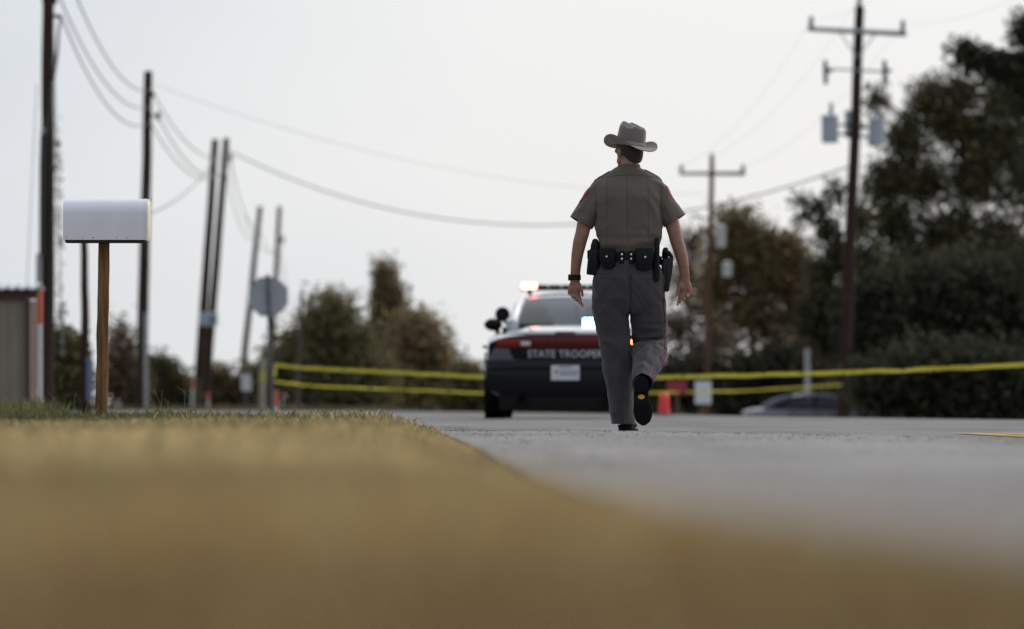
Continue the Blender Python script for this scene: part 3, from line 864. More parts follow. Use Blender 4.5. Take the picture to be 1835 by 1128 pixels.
def cable(label, a, b, sag, r=.016, group='overhead cables between the left poles', n=22, pts=None):
    P = [a.lerp(b, i / n) - Vector((0, 0, sag * 4 * (i / n) * (1 - i / n))) for i in range(n + 1)]
    o = P[0].copy()
    mb = MB(); mb.tube([p - o for p in P], r, 6)
    ob = mb.build('overhead_cable', m_cable, None, True)
    ob.location = o
    return tag(ob, label, 'cable', group)
cable('lowest cable from the tallest pole to the second pole', at(110, 30, 110), at(264, 222, 150), .72, .018)
cable('middle cable from the tallest pole to the second pole', at(97, -28, 110), at(266, 193, 150), .72, .018)
cable('upper cable from the tallest pole to the second pole', at(121, -45, 110), at(266, 163, 150), .62, .018)
cable('upper cable from the second pole to the close pair', at(273, 165, 150), at(404, 281, 192), .62, .018)
cable('middle cable from the second pole to the close pair', at(283, 208, 150), at(406, 306, 192), .72, .02)
cable('lower cable from the second pole to the close pair', at(270, 220, 150), at(386, 318, 189), .55, .018)
cable('upper cable from the close pair to the thin leaning pole', at(412, 284, 192), at(467, 402, 245), .9, .016)
cable('lower cable from the close pair to the thin leaning pole', at(406, 312, 192), at(464, 414, 245), 1.1, .016)
cable('cable from the close pair past the leaning pole to the greyish pole', at(412, 290, 192), at(504, 432, 252), 1.5, .014)
cable('lower cable from thin leaning pole to the greyish pole', at(465, 412, 245), at(500, 462, 252), .3, .014)
cable('upper cable running on from the greyish pole to the slim faint pole', at(503, 432, 252), at(541, 560, 166), .9, .012)
cable('lower cable running on from the greyish pole to the slim faint pole', at(501, 455, 252), at(540, 590, 166), .9, .012)
cable('pale service drop from the close pair down to the short pole', at(386, 284, 189), at(152, 402, 90), .55, .017, None)
cable('thick cable sagging across the sky to the transformer pole', at(410, 270, 192), at(1527, 297, 150), 2.02, .022, None, 40)
cable('faint thin cable sloping across the sky behind the hat', at(268, 148, 150), at(1274, 348, 166), .75, .0055, None, 40)
cable('thin wire from left crossarm end down to the reddish pole', at(1453, 34, 150), at(1221, 300, 166), .6, .003, 'thin wires on the crossarm poles')
cable('thin wire from pole top down to the reddish pole top', at(1540, -5, 150), at(1275, 282, 166), .6, .003, 'thin wires on the crossarm poles')
cable('thin wire from right crossarm end down to the reddish pole', at(1617, 42, 150), at(1331, 300, 166), .6, .003, 'thin wires on the crossarm poles')
for px, py, ex, ey, lab in ((1453, 34, 1750, -170, 'thin wire from left crossarm end toward the viewer overhead'), (1617, 42, 2050, -140, 'thin wire from right crossarm end leaving at the right edge'), (1540, -5, 1950, -230, 'thin wire from the transformer pole top toward the viewer')):
    cable(lab, at(px, py, 150), at(ex, ey, 95), .5, .0025, 'thin wires on the crossarm poles')
cable('thin vertical guy wire left of the tallest pole', at(66, 150, 109), at(46, 560, 105), 0, .008, None, 4)
cable('vine wrapped guy wire right of the tallest pole', at(96, 60, 109), at(112, 640, 106), 0, .012, None, 6)
rs2 = np.random.default_rng(77)
a, b = at(101, 200, 109), at(112, 640, 106)
cen = np.array([a.lerp(b, q) for q in rs2.random(70) ** .8]) - np.array(a)[None, :]
V, C = leaf_cloud(cen, np.full(70, .05), 6, .04, [(.10, .10, .08), (.13, .11, .08)], rs2)
vn = leaf_mesh('creeping_vine', V, C, m_leaf, None); vn.location = a
tag(vn, 'dry creeping vine climbing the guy wire by the tallest pole', 'vine')

# ---------------------------------------------------------------- shed
m_tan = mat('tan_painted_steel', (.27, .225, .175), .6, var=(2, .12))
m_mar = mat('maroon_trim', (.075, .028, .026), .55)
m_cor = mat('corner_trim_buff', (.33, .21, .14), .6)
m_roof = mat('pale_metal_roof', (.62, .64, .68), .4, metal=.3)
SY = 92.0
s0 = at(64, 520, SY)
shed = thing('metal_shed', 'tan ribbed metal shed with maroon trim cut by the left edge', 'shed', (s0.x, SY, 0))
ez = s0.z
for k in range(7):           # ribbed wall sheets, each its own piece
    x1 = -.16 - k * .92; x0 = x1 - .914
    mb = MB(); prof = []
    nr = 5
    for i in range(nr):
        c = x0 + (x1 - x0) * (i + .5) / nr; hw_ = (x1 - x0) / nr / 2
        prof += [(c - hw_, 0), (c - hw_ * .25, 0), (c - hw_ * .15, -.03), (c + hw_ * .15, -.03), (c + hw_ * .25, 0)]
    prof.append((x1, 0))
    mb.loft([[Vector((x, y, z)) for x, y in prof] for z in (-.1, ez - .12)], cap=False, closed=False)
    mb.build('wall_sheet', m_tan, shed)
mb = MB(); mb.box((-3.3, .66, ez / 2 - .1), (6.2, 1.2, ez - .02)); mb.build('wall_core', m_tan, shed)
mb = MB(); mb.box((-3.3, -.05, ez - .07), (6.75, .06, .16)); mb.build('eave_trim', m_mar, shed, bevel=.006)
mb = MB(); mb.box((-.115, -.05, ez / 2 - .14), (.09, .06, ez - .03)); mb.build('corner_trim', m_mar, shed, bevel=.006)
mb = MB(); mb.box((-.02, 0.0, ez / 2 - .17), (.085, .12, ez + .0)); mb.build('downpipe', m_cor, shed, bevel=.01)
mb = MB(); xs_ = axis([(-6.7, .02, .038)])
mb.loft([[Vector((x, y, z + .022 * math.sin((x) * 2 * PI / .16) + .012)) for x in xs_] for y, z in ((-.22, ez + .012), (.65, ez + .12), (1.5, ez + .02))], cap=False, closed=False)
rf = mb.build('roof', m_roof, shed, True)
sm = rf.modifiers.new('t', 'SOLIDIFY'); sm.thickness = .012; bake(rf)

# ---------------------------------------------------------------- markers, signs, tape
m_or = mat('fluorescent_orange', (.52, .12, .06), .6)
m_wh = mat('weathered_white_plastic', (.60, .61, .63), .5, var=(5, .2))
def marker(label, px, py0, py1, Y, w, frac, group='orange topped marker posts', lean=0):
    a, b = at(px, py0, Y), at(px + lean, py1, Y)
    z0 = lawn_z(a.x, Y)
    t = thing('marker_post', label, 'marker post', (a.x, Y, z0), 0, group)
    top = Vector((b.x - a.x, 0, b.z - z0)); cut = top * (1 - frac)
    mb = MB(); mb.tube([Vector((0, 0, -.1)), cut], w, 14); mb.build('post', m_wh, t, True)
    mb = MB(); mb.lathe((0, 0, 0), [(.01, -.01)], 3) if False else mb.tube([cut, cut.lerp(top, .85), top], [w * 1.18, w * 1.2, w * .9], 14); mb.build('orange_cap', m_or, t, True)
marker('tall white marker post with orange top in front of the shed', 72, 722, 519, 68, .030, .26)
marker('small orange tipped marker just left of the leaning pair', 344, 735, 682, 150, .032, .26, lean=2)
marker('shorter orange tipped marker just right of the leaning pair', 373, 735, 704, 150, .032, .40)
marker('orange topped marker at the foot of the stop sign', 495, 736, 700, 104, .032, .65)
# stop sign seen from behind
m_alu = mat('sign_back_aluminium', (.36, .375, .41), .55, metal=.1, var=(3, .15))
m_spost = mat('sign_post_steel', (.07, .075, .09), .6)
SD = 103.0
sp = at(482, 740, SD)
sign = thing('stop_sign', 'grey back of an octagonal stop sign on a steel post', 'road sign', (sp.x, SD, 0))
cc = at(480.5, 532, SD) - Vector((sp.x, SD, 0))
mb = MB(); rr_ = .385
mb.prism([Vector((cc.x + rr_ * 1.0 * math.cos(PI / 8 + i * PI / 4 + R(2)), -.0, cc.z + rr_ * math.sin(PI / 8 + i * PI / 4 + R(2)))) for i in range(8)], (0, 1, 0), .006)
mb.build('sign_plate', m_alu, sign)
mb = MB(); mb.tube([Vector((at(489, 745, SD).x - sp.x, -.035, -.2)), Vector((at(479.5, 492, SD).x - sp.x, -.035, at(0, 492, SD).z))], (.036, .03), 4); mb.build('post', m_spost, sign)
for z_ in (-.2, .2):
    mb = MB(); mb.box((cc.x, -.07, cc.z + z_), (.035, .02, .035)); mb.build('bolt', m_galv, sign)
# pale stub post beside it
a = at(469, 740, 108)
stub = thing('stub_post', 'pale stub post wrapped with yellow ribbon left of stop sign', 'post', (a.x, 108, 0))
mb = MB(); mb.tube([Vector((0, 0, -.1)), Vector((.02, 0, at(0, 640, 108).z))], .062, 10); mb.build('post', mat('pale_wood', (.30, .27, .21), .8, var=(5, .3)), stub, True)
m_tape = mat('police_tape_yellow', (.70, .64, .07), .5, spec=.2)
mb = MB(); mb.tube([Vector((.01, 0, at(0, 684, 108).z)), Vector((.015, 0, at(0, 666, 108).z))], .066, 10); mb.build('ribbon_wrap', mat('faded_yellow_ribbon', (.34, .31, .08), .6), stub)
# white notice on the leaning pole side
a = at(441, 735, 150)
nb = thing('notice_board', 'small pale notice board by the thin leaning pole', 'sign', (a.x, 150, 0))
mb = MB(); mb.box((0, 0, at(0, 686, 150).z), (.26, .02, .44)); mb.build('panel', m_wh, nb)
mb = MB(); mb.tube([Vector((0, .03, -.1)), Vector((0, .03, at(0, 680, 150).z))], .025, 8); mb.build('post', m_spost, nb)
# police tape: printed plastic ribbon, slack and slightly twisted
def tape_mat():
    m = m_tape.copy(); m.name = 'police_tape_printed'
    nt = m.node_tree; b = nt.nodes['Principled BSDF']
    tc = nt.nodes.new('ShaderNodeTexCoord')
    br = nt.nodes.new('ShaderNodeTexNoise'); br.inputs['Scale'].default_value = 1.0; br.inputs['Detail'].default_value = 2
    mp = nt.nodes.new('ShaderNodeMapping'); mp.inputs['Scale'].default_value = (13, 2.5, 30)
    link(nt, tc.outputs['Object'], mp.inputs[0]); link(nt, mp.outputs[0], br.inputs['Vector'])
    rp = nt.nodes.new('ShaderNodeValToRGB'); rp.color_ramp.interpolation = 'CONSTANT'
    rp.color_ramp.elements[0].color = (.10, .095, .03, 1); rp.color_ramp.elements[1].position = .36; rp.color_ramp.elements[1].color = (.70, .64, .07, 1)
    link(nt, br.outputs['Fac'], rp.inputs[0]); link(nt, rp.outputs[0], b.inputs['Base Color'])
    t = nt.nodes.new('ShaderNodeBsdfTranslucent'); link(nt, rp.outputs[0], t.inputs['Color'])
    mx = nt.nodes.new('ShaderNodeMixShader'); mx.inputs[0].default_value = .35
    link(nt, b.outputs[0], mx.inputs[1]); link(nt, t.outputs[0], mx.inputs[2]); link(nt, mx.outputs[0], nt.nodes['Material Output'].inputs['Surface'])
    return m
m_tapep = tape_mat()
def tape(label, P, w=.075, seed=0, tw=.5):
    pts = []
    for (a, b) in zip(P, P[1:]):
        for i in range(24): pts.append(a.lerp(b, i / 24))
    pts.append(P[-1])
    o = pts[0].copy(); rings = []
    for i, p in enumerate(pts):
        q = tw * noise.noise(Vector((i * .11, seed, 0))) * 1.6
        u = Vector((0, math.sin(q), math.cos(q))) * w / 2
        p = p - o + Vector((0, 0, .010 * noise.noise(Vector((i * .2, seed, 5)))))
        rings.append([p - u + Vector((0, .0006, 0)), p + u + Vector((0, .0006, 0)), p + u, p - u])
    mb = MB(); mb.loft(rings)
    ob = mb.build('police_tape', m_tapep, None); ob.location = o
    return tag(ob, label, 'tape', 'police tape strung across the road')
tape('upper yellow police tape from the stop sign across the whole road', [at(491, 654, 102.9), at(545, 660, 101), at(690, 667, 97), at(865, 676, 91), at(1020, 680, 86), at(1180, 676.5, 81), at(1400, 671.5, 76), at(1620, 664, 71), at(1835, 654, 67), at(2100, 640, 62)], .060, 1, .7)
tape('lower yellow police tape from the stop sign to the transformer pole', [at(491, 684, 102.9), at(560, 692, 104), at(700, 698, 106), at(868, 705, 108), at(1180, 704, 111), at(1330, 701, 115), at(1509, 690, 149.7)], .042, 2, .9)
a = at(493, 657, 102.8)
mb = MB(); mb.box((0, 0, -.09), (.045, .004, .20), Matrix.Rotation(R(6), 3, 'Y')); tl = mb.build('tape_tail', m_tape, None); tl.location = a
tag(tl, 'loose yellow tape end hanging on the stop sign post', 'tape', 'police tape strung across the road')
# post for the tape's far end, just outside the right edge
a = at(2100, 640, 62)
tp_ = thing('fence_stake', 'wooden stake holding the tape beyond the right edge', 'post', (a.x, 62.06, lawn_z(a.x, 62)))
mb = MB(); mb.tube([Vector((0, 0, -.2)), Vector((0, 0, 1.2 - lawn_z(a.x, 62)))], .04, 8); mb.build('stake', m_post, tp_)
# signs right of the walker
m_redsign = mat('faded_red_sign', (.30, .035, .05), .5)
a = at(1213, 745, 112)
rsn = thing('red_notice', 'small dull red notice on a thin post right of the walker', 'sign', (a.x, 112, -1.1))
mb = MB(); mb.box((0, -.02, at(0, 695, 112).z + 1.1), (.40, .02, .27)); mb.build('panel', m_redsign, rsn)
mb = MB(); mb.tube([Vector((0, .02, -.1)), Vector((0, .02, at(0, 690, 112).z + 1.1))], .04, 8); mb.build('post', m_polel, rsn)
a = at(1260, 745, 118)
wsn = thing('white_notice', 'white rectangular notice beside the foot of the reddish pole', 'sign', (a.x, 118, -1.15))
mb = MB(); mb.box((0, -.02, at(0, 704, 118).z + 1.15), (.34, .02, .47)); mb.build('panel', mat('white_sign_face', (.70, .72, .78), .5), wsn)
mb = MB(); mb.tube([Vector((0, .02, -.1)), Vector((0, .02, at(0, 700, 118).z + 1.15))], .03, 8); mb.build('post', m_rpole, wsn)
a = at(1447, 745, 166)
lp = thing('pale_post', 'slim pale grey post standing behind the sedan roof', 'post', (a.x, 166, -1.2))
mb = MB(); mb.tube([Vector((0, 0, -.1)), Vector((0, 0, at(0, 628, 166)  .z + 1.2))], .08, 8); mb.build('post', m_wh, lp, True)
mb = MB(); mb.lathe((0, 0, at(0, 628, 166).z + 1.2), [(.075, -.02), (.075, .03), (.02, .06)], 10); mb.build('cap', m_galv, lp, True)
# red channelising drum beyond the car
a = at(1190, 745, 84)
cone = thing('traffic_drum', 'small bright red plastic traffic drum just past the car', 'traffic drum', (a.x, 84, lawn_z(a.x, 84) + .02))
m_drum = mat('drum_red_plastic', (.80, .06, .04), .5)
mb = MB(); mb.lathe((0, 0, .03), [(.085, 0), (.088, .02), (.080, .09), (.082, .10), (.074, .20), (.076, .21), (.066, .27), (.045, .30), (.012, .31)], 20); mb.build('drum_body', m_drum, cone, True)
mb = MB(); mb.lathe((0, 0, 0), [(.14, -.02), (.14, .015), (.10, .03), (.02, .032)], 20); mb.build('base', m_iron, cone, True)

# ---------------------------------------------------------------- cars
m_blackp = mat('black_car_paint', (.004, .004, .006), .4, coat=.15, spec=.2)
m_gloss = mat('gloss_black_paint', (.005, .005, .007), .15, coat=1.0)
m_whitep = mat('white_car_paint', (.72, .73, .75), .25, coat=1.0)
m_tyre = mat('tyre_rubber', (.009, .009, .010), .9, spec=.15, bump=(60, .3, .004))
m_rim = mat('wheel_steel', (.10, .10, .105), .4, metal=.7)
m_trim = mat('black_plastic_trim', (.006, .006, .007), .7, spec=.2)
m_seat = mat('dark_seat_cloth', (.018, .018, .022), .9)
m_redlens = mat('red_tail_lens', (.085, .002, .003), .35, coat=.15, spec=.3)
m_clear = mat('clear_reverse_lens', (.55, .5, .5), .2, coat=.6)
m_chrome = mat('bright_lettering', (.44, .45, .49), .5)
def glass_mat(name, tintc, refl=1.0):
    m = bpy.data.materials.new(name); m.use_nodes = True
    nt = m.node_tree; nt.nodes.remove(nt.nodes['Principled BSDF'])
    fr = nt.nodes.new('ShaderNodeFresnel'); fr.inputs['IOR'].default_value = 1.38
    tr = nt.nodes.new('ShaderNodeBsdfTransparent'); tr.inputs[0].default_value = (*tintc, 1)
    gl = nt.nodes.new('ShaderNodeBsdfGlossy'); gl.inputs['Roughness'].default_value = .03; gl.inputs['Color'].default_value = (.9, .95, 1, 1)
    mx = nt.nodes.new('ShaderNodeMixShader')
    link(nt, fr.outputs[0], mx.inputs[0]); link(nt, tr.outputs[0], mx.inputs[1]); link(nt, gl.outputs[0], mx.inputs[2])
    link(nt, mx.outputs[0], nt.nodes['Material Output'].inputs['Surface'])
    return m
m_glass = glass_mat('car_glass', (.17, .185, .24))

def car(root, spec, m_body, m_top, m_door):
    """sedan built on its rear-bumper origin, nose toward +y. spec: stations (y, half width, sill z, shoulder z, deck z)"""
    st = spec['st']
    def ring(y, hw, zb, zs, zd):
        h = [(0, zb), (hw * .80, zb), (hw * .95, zb + .10), (hw * .995, zb + .26), (hw, .56), (hw * .985, .72), (hw * .955, zs - .06), (hw * .90, zs - .012), (hw * .80, zs + .005), (hw * .45, zd - .004), (0, zd)]
        pts = [Vector((x, y, z)) for x, z in h]
        return pts + [Vector((-p.x, p.y, p.z)) for p in reversed(pts[1:-1])]
    mb = MB(); mb.loft([ring(*s) for s in st])
    body = mb.build('body', m_body, root, True)
    def deck(x, y):
        (hw, zs, zd) = (interp(y, [(s[0], s[1]) for s in st]), interp(y, [(s[0], s[3]) for s in st]), interp(y, [(s[0], s[4]) for s in st]))
        ax = abs(x)
        if ax <= hw * .45: return zd - .004 * ax / (hw * .45)
        return zd - .004 + (zs + .005 - zd + .004) * (ax - hw * .45) / (hw * .35)
    def panel(name, y0, y1, w0, w1, m, off=.006, n=10):
        mb = MB(); rows = []
        for j in range(n + 1):
            y = y0 + (y1 - y0) * j / n; w = w0 + (w1 - w0) * j / n
            rows.append([Vector((x, y, deck(x, y) + off)) for x in [w * (-1 + 2 * i / 12) for i in range(13)]])
        rows = [[p - Vector((0, 0, .012)) for p in rows[0]]] + rows + [[p - Vector((0, 0, .012)) for p in rows[-1]]]
        mb.loft(rows, cap=False, closed=False)
        return mb.build(name, m, root, True)
    g = spec['gh']    # greenhouse: rear base, roof rear, roof front, screen base: (y, z, half width)
    (yb, zb, wb), (yr, zr, wr), (yf, zf, wf), (ys, zs_, ws) = g
    panel('boot_lid', spec['boot'], yb + .05, wb * 1.12, wb * 1.08, m_top)
    panel('bonnet', ys - .05, spec['nose'], ws * 1.0, ws * .9, m_top)
    # roof skin
    mb = MB(); rows = []
    for j in range(9):
        t = j / 8; y = yr + (yf - yr) * t; z = zr + (zf - zr) * t + .055 * math.sin(PI * t) ; w = wr + (wf - wr) * t
        rows.append([Vector((x, y, z - .055 * (abs(x) / w) ** 2.6)) for x in [w * (-1 + 2 * i / 14) for i in range(15)]])
    mb.loft(rows, cap=False, closed=False)
    rf = mb.build('roof', m_top, root, True)
    s_ = rf.modifiers.new('s', 'SOLIDIFY'); s_.thickness = .03; bake(rf)
    # pillars
    for s in (-1, 1):
        mb = MB(); mb.tube([Vector((s * wb * 1.04, yb + .02, zb - .04)), Vector((s * (wb + wr) * .515, (yb + yr) / 2, (zb + zr) / 2 - .0)), Vector((s * wr * .985, yr + .05, zr - .035))], [(.075, .10), (.055, .10), (.035, .06)], 8); mb.build('rear_pillar', m_top, root, True)
        mb = MB(); mb.tube([Vector((s * ws * 1.0, ys, zs_ - .03)), Vector((s * wf * .985, yf - .03, zf - .035))], [.035, .035], 8); mb.build('front_pillar', m_top, root, True)
        ym = (yr + yf) / 2 + .1
        mb = MB(); mb.tube([Vector((s * wb * 1.20, ym, zb - .10)), Vector((s * wr * 1.0, ym, zr - .02))], (.02, .05), 4); mb.build('door_pillar', m_trim, root)
        for (a0, a1, b0, b1) in ((yb + .30, yr + .18, ym - .04, ym - .04), (ym + .04, ym + .04, ys - .25, yf - .05)):
            mb = MB(); x0, x1 = s * wb * 1.205, s * wr * .995
            mb.add([(x0, a0, zb - .07), (x0, b0, zb - .07), (x1, b1, zr - .03), (x1, a1, zr - .03)], [(0, 1, 2, 3)]); mb.build('side_window', m_glass, root, fixn=False)
        # door skins
        for (y0, y1) in ((1.25, 2.28), (2.30, 3.45)):
            mb = MB(); rows = []
            for z in (.32, .45, .56, .72, .86, .95):
                rows.append([])
                for i in range(5):
                    y = y0 + (y1 - y0) * i / 4
                    hw = interp(y, [(q[0], q[1]) for q in st])
                    f_ = interp(z, [(.3, .985), (.46, .995), (.56, 1.0), (.72, .985), (.95, .955)])
                    rows[-1].append(Vector((s * (hw * f_ + .006), y, z)))
            mb.loft(rows, cap=False, closed=False); d = mb.build('door', m_door, root, True)
            mb = MB(); mb.box((s * (.95 + .02), y0 + .2, .84), (.03, .18, .035)); mb.build('handle', m_trim, d, bevel=.006)
        # mirrors
        mb = MB(); mb.ellipsoid((s * (spec['hw'] - .04), ys - .55, 1.12), (.11, .07, .075)); mb.tube([Vector((s * (spec['hw'] - .10), ys - .5, 1.02)), Vector((s * (spec['hw'] - .06), ys - .52, 1.10))], .03, 8); mb.build('door_mirror', m_trim, root, True)
        for yw in spec['axles']:
            w = bpy.data.objects.new('wheel', None); COL.objects.link(w); w.parent = root; w.location = (s * spec['track'], yw, .345); w.empty_display_size = .1
            mb = MB(); mb.lathe((0, 0, 0), [(.22, -.105), (.31, -.115), (.338, -.10), (.345, -.07), (.345, .07), (.338, .10), (.31, .115), (.22, .105)], 36, 'x'); mb.build('tyre', m_tyre, w, True)
            mb = MB(); mb.lathe((0, 0, 0), [(.02, -.07), (.10, -.08), (.19, -.05), (.222, -.10), (.222, .10), (.19, .05), (.10, .08), (.02, .07)], 24, 'x'); mb.build('rim', m_rim, w, True)
            # dark arch opening above the tyre
            mb = MB(); mb.lathe((s * (spec['hw'] - .045), yw, .37), [(.39, -.06), (.405, .047), (.37, .047), (.02, .04)] if s > 0 else [(.39, .06), (.405, -.047), (.37, -.047), (.02, -.04)], 30, 'x'); mb.build('wheel_arch', m_trim, root, True)
    # rear and front glass, curved
    def screen(name, y0, z0, w0, y1, z1, w1, bow):
        mb = MB(); rows = []
        for j in range(7):
            t = j / 6; y = y0 + (y1 - y0) * t; z = z0 + (z1 - z0) * t + .02 * math.sin(PI * t); w = w0 + (w1 - w0) * t
            rows.append([Vector((x, y + bow * (1 - (x / w) ** 2), z)) for x in [w * (-1 + 2 * i / 10) for i in range(11)]])
        mb.loft(rows, cap=False, closed=False); return mb.build(name, m_glass, root, True, fixn=False)
    screen('rear_window', yb, zb - .01, wb, yr + .03, zr - .02, wr * .95, -.05)
    screen('windscreen', ys, zs_ - .02, ws, yf, zf - .02, wf * .95, .08)
    # cabin: seats, shelf, dashboard
    mb = MB(); mb.box((0, (yb + ys) / 2 + .1, .985), (1.5, ys - yb - .5, .16)); mb.build('cabin_floor', m_seat, root)
    for (x, y) in ((-.40, 2.45), (.40, 2.45), (-.36, 1.45), (.36, 1.45)):
        mb = MB(); mb.tube([Vector((x, y + .12, .70)), Vector((x, y, 1.0)), Vector((x, y - .08, 1.18))], [(.25, .09), (.24, .08), (.19, .06)], 12, p=3)
        se = mb.build('seat_back', m_seat, root, True)
        mb = MB(); mb.ellipsoid((x, y - .10, 1.27), (.14, .05, .085)); mb.build('headrest', m_seat, se, True)
    mb = MB(); mb.box((0, ys - .35, 1.0), (1.4, .5, .12)); mb.build('dashboard', m_seat, root, bevel=.03)
    mb = MB(); mb.lathe((-.38, ys - .66, 1.05), [(.17, -.015), (.185, 0), (.17, .015), (.155, 0)], 18, 'y'); mb.build('steering_wheel', m_seat, root, True)
    return body

CD = 65.3
cp = at(1013, 751, CD)
patrol = thing('patrol_car', 'black and white police sedan with lit red and blue lights', 'police car', (cp.x, CD, 0.003), R(-1.4))
PC = dict(hw=.95, track=.815, axles=(1.02, 4.07), boot=.075, nose=4.85,
          st=[(.02, .78, .36, .80, .935), (.05, .86, .30, .84, .985), (.12, .91, .25, .87, 1.015), (.35, .935, .22, .92, 1.06), (.75, .945, .2, .97, 1.085), (1.1, .95, .2, .99, 1.07), (2.3, .95, .2, 1.0, 1.03),
              (3.55, .95, .2, .97, 1.03), (4.3, .935, .2, .91, .97), (4.85, .88, .24, .80, .85), (5.05, .76, .32, .68, .71)],
          gh=[(.70, 1.105, .60), (1.42, 1.425, .515), (2.75, 1.445, .53), (3.55, 1.06, .68)])
car(patrol, PC, m_gloss, m_whitep, m_whitep)
def rear_y(x): return -.012 + .10 * (abs(x) / .90) ** 3
def strip(name, x0, x1, zlo, zhi, m, parent, out=.0, n=24, depth=.05, bulge=.0):
    """fascia piece that follows the rear bumper's plan curve"""
    mb = MB(); rings = []
    for i in range(n + 1):
        x = x0 + (x1 - x0) * i / n
        a = zlo(x) if callable(zlo) else zlo; b = zhi(x) if callable(zhi) else zhi
        y = rear_y(x) - out
        rings.append([Vector((x, y + depth, a)), Vector((x, y + .008, a)), Vector((x, y - bulge, (a * .7 + b * .3))), Vector((x, y - bulge, (a * .3 + b * .7))), Vector((x, y + .008, b)), Vector((x, y + depth, b))])
    mb.loft(rings)
    return mb.build(name, m, parent, True)
bump = strip('rear_bumper', -.915, .915, lambda x: .27 + .05 * (abs(x) / .9) ** 4, .675, m_blackp, patrol, .035, bulge=.035, depth=.14)
strip('bumper_step', -.90, .90, .555, .60, m_blackp, bump, .075, bulge=.012, depth=.03)
strip('diffuser', -.76, .76, .10, .30, m_trim, patrol, .01, depth=.1)
strip('tail_panel', -.885, .885, .68, lambda x: .965 - .10 * (abs(x) / .885) ** 5, m_trim, patrol, .004)
strip('boot_lip', -.68, .68, .965, lambda x: 1.008 - .012 * (abs(x) / .68) ** 3, m_whitep, patrol, .03, depth=.10, bulge=.004)
band = strip('tail_light', -.80, .80, lambda x: .80 + .02 * (abs(x) / .8) ** 2, lambda x: .955 - .045 * (abs(x) / .8) ** 4, m_redlens, patrol, .018, bulge=.012)
m_redcell = mat('red_lamp_cell', (.20, .004, .005), .35, coat=.15, spec=.3)
for s in (-1, 1):
    strip('lamp_cell', s * .52, s * .785, .825, .905, m_redcell, band, .038, 8, .02)
    strip('reverse_lamp', s * .40, s * .51, .835, .885, m_clear, band, .040, 6, .02)
    mb = MB(); mb.lathe((s * .50, -.03, .215), [(.05, .1), (.055, -.05), (.045, -.05), (.04, .08)], 16, 'y'); mb.build('exhaust_tip', m_trim, patrol, True)
for i in range(9):
    strip('brake_diode', -.30 + i * .075 - .02, -.30 + i * .075 + .02, .868, .890, m_redcell, band, .036, 2, .01)
strip('high_brake_light', -.115, .115, .972, 1.0, m_redlens, patrol, .048, 4, .02)
def em(name, c, s): return mat(name, tuple(min(1, q) for q in c), .3, emit=(c, s))
m_redlit = em('lit_red_strobe', (1.0, .13, .09), 26)
m_bluelit = em('lit_blue_strobe', (.12, .36, 1.0), 26)
m_redtail = em('lit_red_tail', (1.0, .07, .03), 14)
strip('flashing_lamp', .70, .795, .80, .93, m_redtail, band, .045, 6, .02)
tx = text_mesh('STATE TROOPER', .118, .004, .0015, 1.04)
tx.transform(Matrix.Translation((0, -.036, .738)) @ Matrix.Rotation(R(90), 4, 'X') @ Matrix.Diagonal((.93, 1, 1, 1)))
strip('name_strip', -.50, .50, .675, .80, m_trim, patrol, .010)
link_obj('lettering', tx, m_chrome, patrol)
wtx = max(abs(v.co.x) for v in tx.vertices)
for v in tx.vertices: v.co.x *= .435 / wtx
# licence plate
m_plate = mat('licence_plate_face', (.62, .64, .68), .4, var=(25, .12))
mb = MB(); mb.box((.0, -.095, .525), (.325, .012, .172)); plate = mb.build('licence_plate', m_plate, patrol, bevel=.006)
mb = MB(); mb.lathe((-.10, -.1025, .535), [(.022, .001), (.022, -.001), (.001, -.0015)], 5, 'y'); mb.build('emblem', mat('plate_emblem_red', (.35, .06, .05), .5), plate)
m_ink = mat('plate_ink', (.18, .19, .24), .5)
for i in range(6):
    mb = MB(); mb.box((-.045 + i * .034, -.1022, .522), (.018, .001, .062)); mb.build('plate_character', m_ink, plate)
mb = MB(); mb.box((0, -.1022, .592), (.16, .001, .018)); mb.build('plate_heading', m_ink, plate)
# light bar on the roof
bar = bpy.data.objects.new('light_bar', None); COL.objects.link(bar); bar.parent = patrol; bar.location = (0, 2.0, 1.52)
mb = MB(); mb.box((0, 0, 0), (1.12, .26, .018)); mb.build('bar_base', m_trim, bar, bevel=.006)
for x in (-.45, .45):
    mb = MB(); mb.box((x, 0, -.03), (.05, .12, .06)); mb.build('bar_foot', m_trim, bar)
for i in range(7):
    x = -.46 + i * .1533
    mb = MB(); mb.box((x, 0, .033), (.145, .25, .048) if i else (.0, .0, .0))
    if i: mb.build('lens', mat('smoked_lens', (.03, .03, .035), .15, coat=.5), bar, bevel=.01)
mb = MB(); mb.box((-.455, -.02, .040), (.175, .24, .075)); mb.build('lit_red_lens', m_redlit, bar, bevel=.015)
mb = MB(); mb.box((.30, .655, 1.118), (.205, .05, .085)); mb.build('rear_deck_strobe', m_bluelit, patrol, bevel=.012)
# pillar spot lamp and aerial
mb = MB(); mb.lathe((-.80, 3.10, 1.245), [(.02, .10), (.075, .06), (.09, -.02), (.09, -.06), (.02, -.065)], 16, 'y'); mb.tube([Vector((-.80, 3.12, 1.20)), Vector((-.70, 3.2, 1.06))], .02, 6); mb.build('spot_lamp', m_trim, patrol, True)
mb = MB(); mb.tube([Vector((.12, 1.25, 1.40)), Vector((.12, 1.2, 1.72))], [.006, .003], 5); mb.build('aerial', m_trim, patrol)

